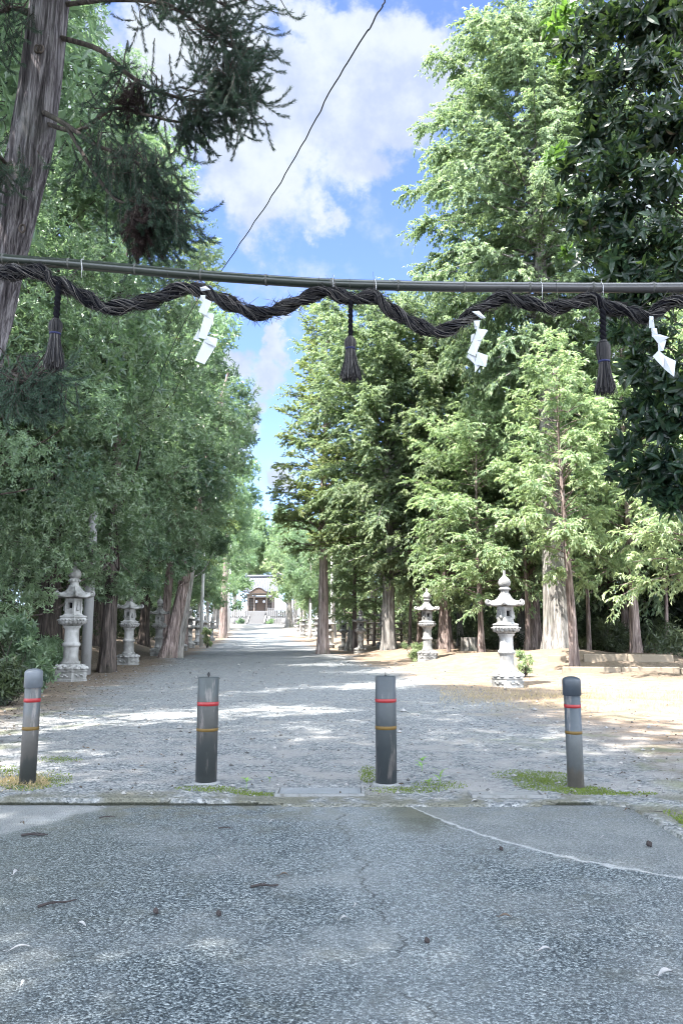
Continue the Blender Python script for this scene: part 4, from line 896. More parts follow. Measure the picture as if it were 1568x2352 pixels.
place_tree('cypress_tree', hk(34, P(1020, 700, 30)[2], .24, 1.9, 3.2, nb=180, dens=14, ldens=38, Ls=(.15, .06), e0=(.2, .8), droop=(.2, .3), hang=.4, ldroop=.7, bark=M_BARKR), (pb_[0], 30, T(pb_[0], 30)), 2.2, 1, 'cypress behind the bush and the second lantern on the right')
pb_ = P(1318, 1512, 21.5)
place_tree('cypress_tree', hk(35, P(1300, 850, 21.5)[2], .13, 2.3, 3.1, nb=130, leaf=M_LIME, bark=M_BARKR, Ls=(.14, .055), ldens=38, e0=(.3, .8), droop=(.2, .25), hang=.3, ldroop=.5, lean=(-.35, 0), dens=11, spr=(.25, .55), smin=.52, azb=lambda az, t: .06 + .94 * abs(math.cos(az - .29)) ** 1.5, flare=.4), (pb_[0], 21.5, T(pb_[0], 21.5)), .9, 1, 'young bright green cypress with thin red trunk against the thick pale trunk')
pb_ = P(1226, 1490, 28)
place_tree('cypress_tree', hk(36, 11, .28, 2.1, 3.0, nb=140, dens=13, ldens=30, Ls=(.17, .07), e0=(.1, .7), droop=(.3, .4), hang=.5, ldroop=.7, bark=M_BARKR), (pb_[0], 28, T(pb_[0], 28)), .9, 1, 'cypress with stout red-brown trunk just left of the thick pale trunk')
pb_ = P(1460, 1500, 24)
place_tree('cypress_tree', hk(37, 12.5, .15, 2.4, 3.4, nb=140, dens=13, ldens=30, leaf=M_LIME, bark=M_BARKR, Ls=(.16, .06), e0=(.2, .7), droop=(.2, .3), hang=.35, ldroop=.5), (pb_[0], 24, T(pb_[0], 24)), 2.9, 1, 'yellow-green young cypress on a thin leaning trunk behind the dark glossy tree')
pb_ = P(1640, 1500, 18)
place_tree('cedar_tree', sg(38, 8.5, .16, 2.0, 2.6, .25, nb=110, dens=12, ldens=34, leaf=M_LIME, Ls=(.14, .045), e0=(.2, .6), droop=(.15, .3), hang=.25, tipl=.6), (pb_[0], 18, T(pb_[0], 18)), 2.9, 1, 'lime green cedar fronds hanging in from the right edge over the kerb')
pb_ = P(1105, 1488, 26)
place_tree('cypress_tree', hk(39, 8.5, .10, 1.5, 2.5, nb=100, dens=13, ldens=30, leaf=M_LIME, bark=M_BARKR, Ls=(.14, .05), e0=(.2, .6), droop=(.2, .3), hang=.3, ldroop=.5), (pb_[0], 26, T(pb_[0], 26)), 4.1, 1, 'slender young cypress with bright low fronds between the two sunlit lanterns')
pb_ = P(815, 1480, 38)
place_tree('cypress_tree', hk(40, 9.5, .12, 1.5, 2.4, nb=100, dens=12, ldens=26, leaf=M_LIME, bark=M_BARKR, Ls=(.17, .06), e0=(.2, .6), droop=(.2, .3), hang=.3, ldroop=.5), (pb_[0], 38, T(pb_[0], 38)), 4.1, 1, 'small bright cypress above the lantern that stands alone on the right')
# thin bare trunks under the right canopy, each carrying its own small high crown
sap = conifer_meshes(51, 9, .075, 3.6, lambda t: 1.5 * (1 - .7 * t), 34, M_HINOKI, M_BARKR, Ls=(.16, .06), hang=.4, flare=.3, sides=10, lean=(-.5, .2))
for px, pb, y, lab in [(1352, 1492, 25.5, 'thin leaning bare sapling trunk right of the thick pale trunk'), (1212, 1497, 26, 'thin pinkish sapling just left of the stout red-brown trunk'), (1030, 1486, 28.5, 'thin sapling trunk just right of the bush by the second lantern'),
                       (940, 1490, 34, 'dark thin sapling right of the leaning grey trunk'), (1160, 1475, 33, 'thin sapling behind the nearest right lantern'), (1530, 1485, 27, 'thin sapling at the right edge behind the kerb'), (858, 1490, 40, 'thin dark sapling by the wooden rails')]:
    p = P(px, pb, y); place_tree('sapling', sap, (p[0], y, T(p[0], y)), px * 1.3, 1, lab, 'thin saplings under the right canopy')

# --- deeper wood on both sides (shared meshes)
gh = [hk(61, 15, .17, 2.0, 3.3, nb=120, Ls=(.24, .10), dens=8, ldens=18, hang=.5, ldroop=.7), hk(62, 13, .15, 1.8, 2.9, nb=110, Ls=(.24, .10), dens=8, ldens=18, hang=.45, ldroop=.6, bark=M_BARKR)]
rw = np.random.default_rng(5); k = 0
for yy_, off, n in ((33, 8.0, 0), (30, 10.5, 0), (38, 6.6, 0), (44, 5.0, 0), (27, 12.5, 0), (50, 7.5, 0), (57, 5.2, 0), (64, 7.0, 0), (42, 10, 0), (72, 5.5, 0), (82, 7.5, 0), (36, 13, 0), (52, 12, 0), (92, 5, 0), (30, 15.5, 0), (24, 15, 0), (62, 11, 0), (105, 7, 0), (118, 5.5, 0)):
    x = path_r(yy_) + off + rw.normal(0, .4); x = x if yy_ < 60 else x - .8
    place_tree('cypress_tree', gh[k % 2], (x, yy_, T(x, yy_)), rw.random() * 6, rw.uniform(.85, 1.15) * (1 if yy_ < 60 else .85), 'cypress in the wood behind the right row of lanterns', 'cypresses of the right wood'); k += 1
# generic broad-leaved tree meshes
def oak_meshes(seed, H, r0, Rm, cb, leafm, barkm, ncl=34, **kw):
    r = np.random.default_rng(seed); tm = MB(); bm = MB(); lm = MB(); zs = np.unique(np.concatenate([[-.6, 0, .2, .5, 1], np.linspace(2, H * .92, 10)]))
    fx = lambda z: np.stack([.2 * np.sin(z * .5 + seed) * z / H, .2 * np.cos(z * .4 + seed) * z / H, z], -1)
    trunk(tm, fx(zs), r0 * np.clip(1 - .85 * np.maximum(zs, 0) / H, .1, 1), 18, .5, .45, .06, seed)
    cl = []
    for i in range(ncl):
        d = unit(rnd(r, 1))[0]; q = r.random() ** .5; h = (cb + H) / 2
        c = np.array([d[0] * q * Rm, d[1] * q * Rm, h + d[2] * q * (H - cb) / 2]); cl.append((c, Rm * r.uniform(.28, .42)))
    def org(c): z = np.clip(c[2] - .5 * np.hypot(c[0], c[1]), H * .22, H * .9); return fx(np.array(z))
    crown_clumps(lm, bm, cl, r, origin=org, **kw); return tm.mesh('trunk', barkm), bm.mesh('branches', barkm), lm.mesh('crown', leafm, False)
go = [oak_meshes(71, 13, .26, 3.6, 2.2, M_OAK, M_BARKD, 30, tw=105, L=.18, W=.07, tl=.45), oak_meshes(72, 14, .28, 3.8, 3.0, M_OAKPALE, M_BARKG, 30, tw=110, L=.21, W=.08, tl=.45)]
k = 0
for yy_, off in ((16, 4.2), (22, 5.5), (27, 3.6), (34, 4.0), (40, 2.8), (47, 4.0), (54, 3.0), (30, 8), (20, 9), (40, 8), (14, 8.5), (62, 4.5), (70, 3.4), (84, 3.2), (96, 3.0), (108, 3.2), (120, 3.4), (50, 8), (90, 7), (110, 8)):
    x = path_l(yy_) - off + rw.normal(0, .4)
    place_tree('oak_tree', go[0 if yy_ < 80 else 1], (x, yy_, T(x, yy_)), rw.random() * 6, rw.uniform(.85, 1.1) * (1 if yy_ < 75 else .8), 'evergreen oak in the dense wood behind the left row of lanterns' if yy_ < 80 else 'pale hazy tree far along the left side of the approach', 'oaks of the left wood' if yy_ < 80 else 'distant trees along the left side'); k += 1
for x, y, s in ((-8.3, 9.2, 1.08), (-8.8, 14.2, 1.2), (-8.7, 18.6, 1.28), (-9.2, 24.5, 1.3), (-9.8, 31, 1.3)):
    place_tree('oak_tree', go[0], (x, y, T(x, y)), rw.random() * 6, s, 'evergreen oak in the dense wood behind the left row of lanterns', 'oaks of the left wood')
for x, y, s, l in ((path_r(88) + 2.5, 88, .75, 0), (path_r(104) + 2.4, 104, .7, 0), (path_r(122) + 3.4, 122, .75, 0), (path_r(70) + 3.4, 70, .8, 0)):
    place_tree('oak_tree', go[1], (x, y, T(x, y)), rw.random() * 6, s, 'pale leafy tree far along the right side of the approach', 'distant trees along the right side')
for x, y, s in ((path_l(112) - 2.6, 112, 1.25), (path_l(128) - 2.2, 128, 1.35), (path_l(138) - 3.0, 138, 1.4)):
    place_tree('oak_tree', go[1], (x, y, T(x, y)), rw.random() * 6, s, 'pale hazy tree far along the left side of the approach', 'distant trees along the left side')
for x, y, s in ((path_r(112) + 3.4, 112, 1.2), (path_r(132) + 3.2, 132, 1.35)):
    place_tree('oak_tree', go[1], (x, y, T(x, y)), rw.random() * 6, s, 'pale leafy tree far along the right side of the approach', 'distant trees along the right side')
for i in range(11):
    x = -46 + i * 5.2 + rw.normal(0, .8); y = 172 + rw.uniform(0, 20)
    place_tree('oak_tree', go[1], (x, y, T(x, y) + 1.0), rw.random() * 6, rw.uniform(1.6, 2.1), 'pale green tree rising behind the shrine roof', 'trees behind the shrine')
# big flared trunk and lime crown near the shrine
pb_ = P(664, 1440, 120)
oak('oak_tree', 'lime green tree on a flared pale trunk right of the shrine stairs', (pb_[0], 120.0), 12, .55, CL([(665, 1290, 120, 34), (640, 1330, 119, 26), (690, 1310, 121, 30), (650, 1250, 122, 34), (630, 1365, 118, 18), (690, 1360, 120, 24), (680, 1230, 124, 30), (620, 1300, 121, 22)]), M_LIME, M_BARKG, 16, tw=18, L=.34, W=.14, tl=.5, flare=1.3, twigr=.03)

# ------------------------------------------------------------------ near cedar (upper left) with hanging ropes of needles
CD = 7.4
cp = [np.array([-4.25, CD, T(-4.25, CD) - .5]), np.array([-4.22, CD, .4]), P(-130, 1150, CD), P(10, 580, CD), P(78, 300, CD), P(115, 0, CD), P(150, -330, CD), P(190, -800, CD)]
cpts = catmull(cp, 14); s_ = np.linspace(0, 1, len(cpts)); crad = np.interp(cpts[:, 2], [-.5, 0, 1.2, 3.5, 5.5, 7.5, 10, 14], [.42, .36, .27, .235, .215, .20, .17, .10])
croot = thing('cedar_tree', 'near old cedar with grey fissured trunk leaning across the upper left corner', 'tree', (-4.22, CD, T(-4.22, CD))); co_ = np.array(croot.location)
tm = MB(); sides = 120; pts = cpts - co_; nfine = 260
tt = np.linspace(0, 1, len(pts)); tf = np.linspace(0, 1, nfine); pts = np.stack([np.interp(tf, tt, pts[:, k]) for k in range(3)], -1); cr_ = np.interp(tf, tt, crad)
tgv = unit(np.gradient(pts, axis=0)); A = unit(np.cross(tgv, np.array([0, 1., .01]))); B = np.cross(tgv, A); ph = np.arange(sides) * 2 * math.pi / sides
ln_ = np.concatenate([[0], np.cumsum(np.linalg.norm(np.diff(pts, axis=0), axis=1))])
def rn(kphi, kz, off): return vnoise(np.stack([np.broadcast_to(np.cos(ph)[None] * kphi + 30 + off, (nfine, sides)), np.broadcast_to(np.sin(ph)[None] * kphi + 30, (nfine, sides)), np.broadcast_to(ln_[:, None] * kz, (nfine, sides))], -1))
rid = 1 - np.abs(rn(6.5, 1.1, 0) - .5) * 2; rid2 = 1 - np.abs(rn(13, 2.6, 9) - .5) * 2
rr = cr_[:, None] * (1 + .16 * (rid - .75) + .09 * (rid2 - .75) + .05 * (rn(2, .7, 4) - .5))
V = pts[:, None] + rr[..., None] * (np.cos(ph)[None, :, None] * A[:, None] + np.sin(ph)[None, :, None] * B[:, None])
i = np.arange(nfine - 1)[:, None] * sides; j = np.arange(sides)[None]; k = (j + 1) % sides
tm.add(V, np.stack([i + j, i + k, i + sides + k, i + sides + j], -1)); tr = tm.build('trunk', M_BARK, croot)
for (px, py) in ((103, 560 // 4 + 5), (222 // 2, 145), (72, 550)):   # old branch scars
    c = P(px, py, CD) - co_; d = int(np.argmin(np.linalg.norm(pts - c, axis=1))); q = MB(); f = c + np.array([0, -cr_[d] * 1.02, 0])
    kn = MB(); a = np.linspace(0, 6.2832, 16); kn.tube(np.stack([f[0] + .028 * np.cos(a), f[1] + .004 + 0 * a, f[2] + .042 * np.sin(a)], -1), .012, 7, False); kn.build('knot', M_BARKD, tr)
rc5 = np.random.default_rng(77)
nb_, dm_ = MB(), MB(); lv, dv = MB(), MB()
def needle_ropes(base, dirs, Ls_, lvm, twm, n_per=165, nl=.042, nw=.0042, up=.25, droop=.5, tl=.4):
    """each rope: a thin curved twig covered with short incurved needles"""
    r = rc5; n = len(base)
    for a in range(n):
        L = Ls_[a]; d0 = unit(dirs[a]); s = np.linspace(0, 1, 6)[:, None]
        cv = base[a] + d0 * L * s - Zv * droop * L * (s * (1 - .5 * s)) + Zv * up * L * s ** 3
        twm.tube(cv, np.linspace(.0042, .002, 6), 4, False)
        m = int(n_per * L / .3); u = r.random(m) ** .85; k = np.minimum((u * 5).astype(int), 4); f = (u * 5 - k)[:, None]
        p = cv[k] * (1 - f) + cv[k + 1] * f; tg = unit(cv[k + 1] - cv[k]); side = unit(np.cross(tg, rnd(r, m)))
        ld = unit(tg * .95 + side * .65); lvm.leaves(p, ld, unit(np.cross(ld, rnd(r, m))), nl * r.uniform(.7, 1.2, m), nw, np.clip(r.normal(tl, .2, m) + .2 * (u - .5), 0, 1), 0, -.2)
def bough(px_pts, depth, fans, r0=.035, dead=False, tl=.4):
    """limb through photo directions; fans = (position along limb, direction in photo, spread deg, rope count, rope length m)"""
    c = catmull([P(x, y, depth + dz) for (x, y, dz) in px_pts], 8) - co_
    nb_.tube(c, np.linspace(r0, .008, len(c)), 8, False)
    for (u, ang, spread, n, Lr, rad) in fans:
        p = c[int(u * (len(c) - 1))]; base = p + rnd(rc5, n) * np.array([rad, rad * .9, rad * .8])
        a = np.radians(ang + rc5.normal(0, spread, n)); dirs = np.stack([np.cos(a), rc5.normal(0, .55, n), -np.sin(a)], -1)
        for q_ in base[::4]: nb_.tube([p, (p + q_) / 2 + rnd(rc5, 1)[0] * .03, q_], [.009, .006, .004], 5, False)
        needle_ropes(base, dirs, Lr * rc5.uniform(.6, 1.2, n), dv if dead else lv, dm_ if dead else nb_, tl=tl)
# angle is measured clockwise from "right" as seen in the photo (90 = down)
bough([(135, 85, 0), (230, 115, -.3), (300, 175, -.5), (380, 215, -.6), (470, 232, -.7), (520, 200, -.8)], CD, [(.35, 80, 35, 26, .28, .13), (.55, 95, 30, 34, .34, .12), (.68, 60, 40, 22, .28, .12), (.93, 20, 50, 60, .30, .17), (1.0, 75, 35, 75, .38, .17), (.98, -30, 45, 45, .30, .16)], .03)
bough([(150, 10, 0), (260, 0, -.3), (380, 10, -.6), (460, 60, -.7), (540, 110, -.8)], CD, [(.45, 80, 40, 18, .3, .14), (.62, 60, 45, 20, .3, .13), (.78, 40, 50, 28, .3, .13), (.9, 20, 45, 36, .32, .14), (1.0, 30, 40, 34, .32, .12), (1.0, 80, 25, 34, .38, .12)], .026)
bough([(150, -60, 0), (300, -60, -.3), (430, -30, -.6), (520, 15, -.7)], CD, [(.4, 80, 40, 16, .3, .2), (.6, 70, 45, 20, .3, .2), (.8, 60, 50, 24, .3, .18), (1.0, 45, 45, 32, .32, .15)], .04)
bough([(95, 280, 0), (180, 300, -.4), (260, 250, -.6), (340, 265, -.7), (420, 280, -.7), (455, 250, -.7)], CD, [(.8, 70, 25, 24, .33, .06), (.95, 60, 30, 30, .33, .07), (1.0, 5, 35, 22, .26, .05), (.4, 80, 40, 30, .28, .13)], .025)
bough([(85, 250, 0), (150, 285, -.5), (215, 330, -.7), (290, 360, -.8), (345, 390, -.9)], CD, [(.55, 80, 35, 40, .32, .14), (.8, 85, 30, 60, .36, .15), (1.0, 70, 35, 60, .38, .14)], .03)
bough([(150, 285, -.5), (220, 400, -.7), (270, 460, -.8), (325, 470, -.9), (370, 480, -.9)], CD, [(.75, 85, 25, 40, .36, .12), (1.0, 75, 28, 90, .40, .13)], .022)
bough([(300, 455, -.85), (316, 470, -.9), (322, 480, -.95)], CD - .1, [(1.0, 90, 8, 60, .36, .035), (1.0, 95, 12, 24, .30, .045)], .012, True)
bough([(295, 180, -.55), (305, 195, -.6)], CD - .1, [(1.0, 95, 12, 34, .30, .05)], .012, True)
bough([(70, 30, 0), (20, 20, -.3), (-60, 60, -.5)], CD, [(.5, 100, 45, 40, .3, .2), (1.0, 100, 45, 60, .32, .25)], .04)
bough([(40, 420, 0), (0, 360, -.5), (-60, 340, -.8)], CD, [(.6, 90, 40, 50, .3, .15), (1.0, 90, 40, 60, .3, .2)], .025)
bough([(-60, 800, 0), (0, 840, -1.0), (50, 870, -1.4), (80, 880, -1.5)], CD, [(.5, 100, 40, 50, .26, .14), (.75, 60, 50, 60, .26, .13), (1.0, 30, 45, 45, .24, .10), (.9, 90, 30, 40, .24, .12)], .02, False, .75)
bough([(150, -200, 0), (330, -260, -.4), (520, -200, -.9)], CD, [(.4, 80, 50, 60, .35, .3), (.7, 80, 50, 70, .35, .3), (1, 60, 50, 70, .35, .3)], .05)
uc = MB(); ucb = MB(); rcc = np.random.default_rng(3); cl_ = []
for i in range(52):
    z_ = 9.4 + 5.0 * rcc.random(); q_ = 3.5 * (1 - (z_ - 9.4) / 10) * rcc.random() ** .5; a_ = rcc.random() * 6.28
    cl_.append((np.array([-4.4 + q_ * math.cos(a_), CD + .3 + q_ * math.sin(a_) * .9, z_]) - co_, .85))
crown_clumps(uc, ucb, cl_, rcc, tw=150, L=.17, W=.045, tl=.4, origin=lambda c: np.array([-2.95, CD, max(8.5, c[2] - 1.0)]) - np.array([co_[0], co_[1], 0]), twigr=.006, drop=.3)
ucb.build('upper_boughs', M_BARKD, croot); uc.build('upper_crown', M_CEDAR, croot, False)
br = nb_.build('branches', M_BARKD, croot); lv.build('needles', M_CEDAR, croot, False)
dm_.build('dead_twigs', M_BARKD, croot); dv.build('dead_needles', M_DEADNEEDLE, croot, False)

# ------------------------------------------------------------------ near glossy broad-leaved tree (right edge), lush crown above the frame
K_ = [(1360, 40, 6.2, 70), (1430, 60, 6.0, 80), (1510, 40, 5.8, 85), (1310, 100, 6.6, 42), (1345, 170, 6.4, 60), (1420, 170, 6.0, 85), (1510, 160, 5.8, 90), (1370, 250, 6.2, 66), (1450, 270, 6.0, 85), (1530, 290, 5.8, 90), (1360, 330, 6.3, 52), (1300, 385, 6.7, 38), (1345, 420, 6.5, 50),
      (1420, 380, 6.0, 85), (1510, 420, 5.8, 90), (1290, 470, 6.8, 36), (1345, 500, 6.5, 50), (1420, 500, 6.1, 80), (1520, 540, 5.9, 90), (1360, 570, 6.4, 50), (1430, 600, 6.1, 70), (1365, 640, 6.3, 38), (1500, 660, 5.9, 80), (1430, 700, 6.0, 55), (1420, 770, 6.1, 42), (1500, 780, 5.8, 75),
      (1460, 850, 5.9, 55), (1530, 880, 5.7, 75), (1450, 935, 5.9, 42), (1510, 980, 5.7, 62), (1435, 1020, 5.9, 36), (1490, 1070, 5.7, 50), (1550, 1060, 5.6, 60), (1440, 1105, 5.9, 34), (1510, 1130, 5.7, 40), (1560, 1130, 5.6, 42), (1540, 1165, 5.6, 22), (1400, 1085, 6.0, 22), (1600, 900, 5.6, 110), (1620, 600, 5.8, 120), (1620, 300, 5.9, 120), (1600, 50, 6.0, 120), (1620, 1120, 5.6, 70)]
kcl = CL(K_) + [(np.array(c), r_) for c, r_ in (((4.2, 6.6, 4.2), .6), ((4.4, 6.8, 5.4), .7), ((4.6, 7.0, 6.6), .8), ((4.0, 7.2, 7.4), .8), ((4.5, 6.4, 3.1), .5), ((3.9, 7.4, 5.0), .6))]
oak('glossy_leaved_tree', 'near tree with large dark glossy leaves covering the upper right corner', (4.6, 6.0), 7.5, .16, kcl, M_CAMELLIA, M_BARKD, 81, hfork=.3, tw=850, L=.108, W=.042, per=6, shape=1, tl=.45, drop=.25, twigr=.004, curl=.22)
# fresh green sprigs that the sun reaches, sunlight put into their leaf colour
sp_cl = CL([(1275, 60, 6.9, 30), (1300, 30, 6.9, 30), (1262, 360, 7.0, 24), (1285, 345, 7.0, 26), (1300, 575, 6.9, 22), (1290, 140, 6.9, 24)])
M_FRESH_SUNLIT = leaf_mat('sunlit_fresh_leaf', (.04, .08, .02), (.12, .2, .04), .3, .5, .5)
oak('glossy_leaved_tree', 'sprays of fresher, sunlit yellow-green leaves at the edge of the dark glossy tree', (3.9, 7.2), 7.0, .05, sp_cl, M_FRESH_SUNLIT, M_BARKD, 82, hfork=.4, tw=520, L=.12, W=.046, per=6, shape=1, tl=.55, drop=.15, twigr=.003)

# tall trees beside and behind the viewpoint; their crowns shade the foreground
near = [((-4.4, 1.2), 15, 82, 'tall oak beside the entrance on the left'), ((-1.2, -3.4), 16, 83, 'tall oak behind the entrance'), ((4.4, -2.2), 14.5, 84, 'tall oak beside the entrance on the right')]
gn = oak_meshes(90, 15, .28, 4.3, 6.5, M_OAK, M_BARKD, 44, tw=95, L=.16, W=.06, tl=.45)
for k, ((x, y), H, sd_n, lab) in enumerate(near):
    place_tree('oak_tree', gn, (x, y, -.05), k * 1.7, H / 15.0, lab)

# ------------------------------------------------------------------ undergrowth, deep wood, bushes
ru = np.random.default_rng(9)
def mass(name, label, cat, mat, boxes, L, W, tw, tl=.4, per=6):
    lm = MB()
    for (n, x0, x1, y0, y1, z0, z1, r0_, r1_) in boxes:
        cl = []
        for i in range(n):
            y = ru.uniform(y0, y1); x = x0(y) + (x1(y) - x0(y)) * ru.random(); cl.append((np.array([x, y, T(x, y) + ru.uniform(z0, z1)]), ru.uniform(r0_, r1_)))
        crown_clumps(lm, None, cl, ru, tw=tw, L=L, W=W, per=per, tl=tl)
    o = lm.build(name, mat, None, False); tag(o, label, cat, None, 'stuff'); return o
mass('undergrowth', 'dark tangled undergrowth beneath the trees on the right', 'undergrowth', M_UNDER, [(70, lambda y: path_r(y) + 5.0, lambda y: path_r(y) + 16, 27, 36, .1, 1.0, .5, .9), (90, lambda y: path_r(y) + 4.2, lambda y: path_r(y) + 14, 36, 70, .1, 1.6, .7, 1.2), (26, lambda y: 9.2, lambda y: 14, 21, 27, .0, .7, .4, .8)], .17, .035, 90)
mass('undergrowth', 'dark shrubby undergrowth along the bank on the left', 'undergrowth', M_UNDER, [(46, lambda y: path_l(y) - 5.0, lambda y: path_l(y) - 2.3, 10.5, 21, .1, .8, .35, .7), (70, lambda y: path_l(y) - 9, lambda y: path_l(y) - 3.2, 18, 60, .2, 1.5, .5, 1.1)], .12, .045, 150)
mass('far_woodland', 'dense dark woodland closing the view on both sides', 'woodland', M_DEEP, [(60, lambda y: path_r(y) + 8, lambda y: path_r(y) + 15, 40, 110, .5, 4, 1.3, 2.0), (50, lambda y: 12, lambda y: 24, 26, 42, .5, 6, 1.3, 2.0), (50, lambda y: path_l(y) - 10, lambda y: path_l(y) - 6, 22, 110, .5, 4.5, 1.2, 1.9), (120, lambda y: path_r(y) + 15, lambda y: path_r(y) + 24, 28, 120, .5, 11, 1.8, 2.8), (90, lambda y: path_l(y) - 20, lambda y: path_l(y) - 10, 14, 120, .5, 11, 1.8, 2.8), (70, lambda y: -75, lambda y: 60, 200, 230, .5, 8, 2.5, 4.0)], .42, .2, 22)
def bush(px, py, y, rp, h, mat, lab, tw=420, L=.09, W=.03):
    c = P(px, py, y); z0 = T(c[0], y); r_ = rp * y / F
    cl = [(np.array([c[0] + ru.normal(0, r_ * .45), y + ru.normal(0, r_ * .4), z0 + h * (.08 + .7 * ru.random())]), r_ * ru.uniform(.25, .5)) for i in range(20)]
    t = thing('bush', lab, 'bush', (c[0], y, z0)); lm = MB(); bm = MB(); o = np.array([c[0], y, z0])
    crown_clumps(lm, bm, [(a - o, b_) for a, b_ in cl], ru, tw=tw * 1.6, L=L, W=W, tl=.5, origin=lambda c: np.array([0, 0, -.05]), twigr=.004)
    bm.build('stems', M_BARKD, t); lm.build('foliage', mat, t, False)
bush(952, 1490, 25.5, 24, .7, M_LIME, 'small fresh green bush left of the second sunlit lantern')
bush(1200, 1470, 18.0, 17, .75, M_LIME, 'small light green bush behind the nearest right lantern', 420)
bush(1400, 1450, 26, 60, 1.3, M_UNDER, 'pale olive thicket of slim leaves right of the thick pale trunk', 300, .2, .02)
bush(478, 1430, 46, 13, 1.5, M_LIME, 'sunlit sprig bush beside the slim lamp post', 300, .14, .05)
bush(60, 1400, 13.5, 80, 1.5, M_OAK, 'dark leafy bush at the left edge before the nearest lantern', 420, .10, .036)
bush(20, 1490, 11.5, 60, .7, M_UNDER, 'low dark fern-like bush at the left edge', 420, .13, .03)
bush(120, 1470, 17.5, 60, 1.1, M_OAK, 'dark bush directly behind the nearest left lantern', 420, .10, .036)

# kerbs, stump, rails
def kerbstone(p0, p1, y0, y1, h, lab):
    a = P(p0[0], p0[1], y0); b = P(p1[0], p1[1], y1); d = np.array([b[0] - a[0], b[1] - a[1]]); L = np.linalg.norm(d); ang = math.atan2(d[1], d[0]); c = (a + b) / 2; z = T(c[0], c[1] - .2) 
    q = MB(); n = max(1, int(L / 1.1)); 
    for i in range(n): q.box((-L / 2 + (i + .5) * L / n, ru.normal(0, .012), h / 2 - .1 + ru.normal(0, .008)), (L / n - .012, .16, h + .2), ru.normal(0, .006), .015)
    o = q.build('kerb', M_KERB, None, False, (c[0], c[1], z)); o.rotation_euler.z = ang; tag(o, lab, 'kerb')
kerbstone((1258, 1518), (1300, 1522), 22.2, 22.0, .20, 'short sandy kerb stone left of the roots of the thick pale trunk')
kerbstone((1338, 1520), (1545, 1522), 22.0, 21.6, .20, 'long upper sandy kerb behind the slate blue bollard')
kerbstone((1290, 1540), (1700, 1540), 20.2, 19.6, .10, 'low lower sandy kerb parallel to the long upper one')
c = P(1077, 1474, 29); z0 = T(c[0], 29); tstump = thing('tree_stump', 'weathered grey tree stump on the right bank behind the lanterns', 'tree stump', (c[0], 29, z0))
q = MB(); zs = np.linspace(-.2, .52, 9); trunk(q, np.stack([0 * zs, 0 * zs, zs], -1), .30 * (1 - .15 * zs), 28, .5, .2, .16, 3); q.build('bark', M_BARKG, tstump)
q = MB(); q.lathe([(.27, .47), (.2, .515), (.1, .50), (0, .51)], 20); q.build('cut_top', M_WOODP, tstump)
c = P(862, 1485, 42); z0 = T(c[0], 42); fr_ = thing('wooden_rails', 'low rustic fence of horizontal logs behind the lone right lantern', 'fence', (c[0], 42, z0))
for zz_ in (.2, .5, .82, 1.1):
    q = MB(); q.tube([(-.5, 0, zz_), (.4, .02, zz_ + .02), (1.5, 0, zz_ - .01)], .045, 8); q.build('rail', M_WOODP, fr_)
for xx_ in (-.4, 1.4): q = MB(); q.tube([(xx_, .07, -.3), (xx_, .07, 1.25)], .055, 8); q.build('post', M_WOOD, fr_)
tb = thing('tree_stump', 'knobbly sunlit stump among the roots behind the pale slender post', 'tree stump', (P(803, 1475, 40)[0], 40, T(P(803, 1475, 40)[0], 40)))
q = MB(); zs = np.linspace(-.2, 1.35, 12); trunk(q, np.stack([.12 * zs, 0 * zs, zs], -1), .22 * (1 - .2 * zs), 24, .8, .4, .25, 8); q.build('bark', M_BARKG, tb)

# ------------------------------------------------------------------ shrine at the end of the approach
SX = P(587, 1433, 150)[0]; SY = 150.0; S0 = T(SX, SY)
st_ = thing('stone_stairs', 'broad stone stairs climbing to the shrine at the end of the path', 'stairs', (SX, SY, S0))
q = MB(); 
for i in range(10): q.box((0, .16 + i * .32, .14 * (i + .5) - .1), (3.0, .34, .14 + .2))
q.build('lower_flight', M_STONEW, st_, False); q = MB()
for i in range(9): q.box((-.05, 4.4 + i * .32, 1.42 + .14 * (i + .5) - .1), (2.5, .34, .14 + .2))
q.build('upper_flight', M_STONEW, st_, False); q = MB(); q.box((0, 3.8, 1.3), (3.4, 1.2, .24)); q.build('landing', M_STONEW, st_, False)
for sx in (-1, 1):
    q = MB(); M_ = Matrix.Rotation(math.atan2(1.4, 3.2), 3, 'X'); q.box((sx * 1.65, 1.65, .85), (.30, 3.7, .42), 0, .03, M=M_); q.build('balustrade', M_STONEW, st_, False)
sh = thing('shrine_hall', 'small tiled shrine hall with a curved gable at the end of the path', 'shrine', (SX + .15, SY + 9.0, S0 + 2.6))
q = MB(); q.box((0, 0, -1.3), (6.2, 5, 2.7), 0, .05); q.build('plinth', M_STONEW, sh, False)
for x in (-2.5, -1.25, 1.25, 2.5): q = MB(); q.box((x, -2.2, 1.75), (.26, .26, 3.6)); q.build('post', M_WOODP, sh, False)
q = MB(); q.box((0, -.6, 1.5), (5.2, 2.4, 3.1)); q.build('wall', M_WOOD, sh, False)
for z, w in ((3.35, 5.6), (2.85, 5.2)): q = MB(); q.box((0, -2.2, z), (w, .3, .34)); q.build('beam', M_WOODP, sh, False)
q = MB(); 
for x in np.linspace(-2.3, 2.3, 15):
    if abs(x) > .9: q.box((x, -1.84, 1.5), (.07, .07, 2.6))
for z in np.linspace(.5, 2.7, 8):
    for sx in (-1, 1): q.box((sx * 1.65, -1.84, z), (1.5, .07, .06))
q.build('lattice', M_STONEW, sh, False)
q = MB(); q.box((0, -1.82, .9), (1.7, .05, 1.3)); q.build('doorway', M_WOOD, sh, False)
q = MB(); 
for x in (-.75, .75): q.lathe([(0, -.28), (.2, -.24), (.24, 0), (.2, .24), (0, .28)], 12, center=(x, -2.5, 1.9))
q.build('paper_lantern', M_PAPER, sh)
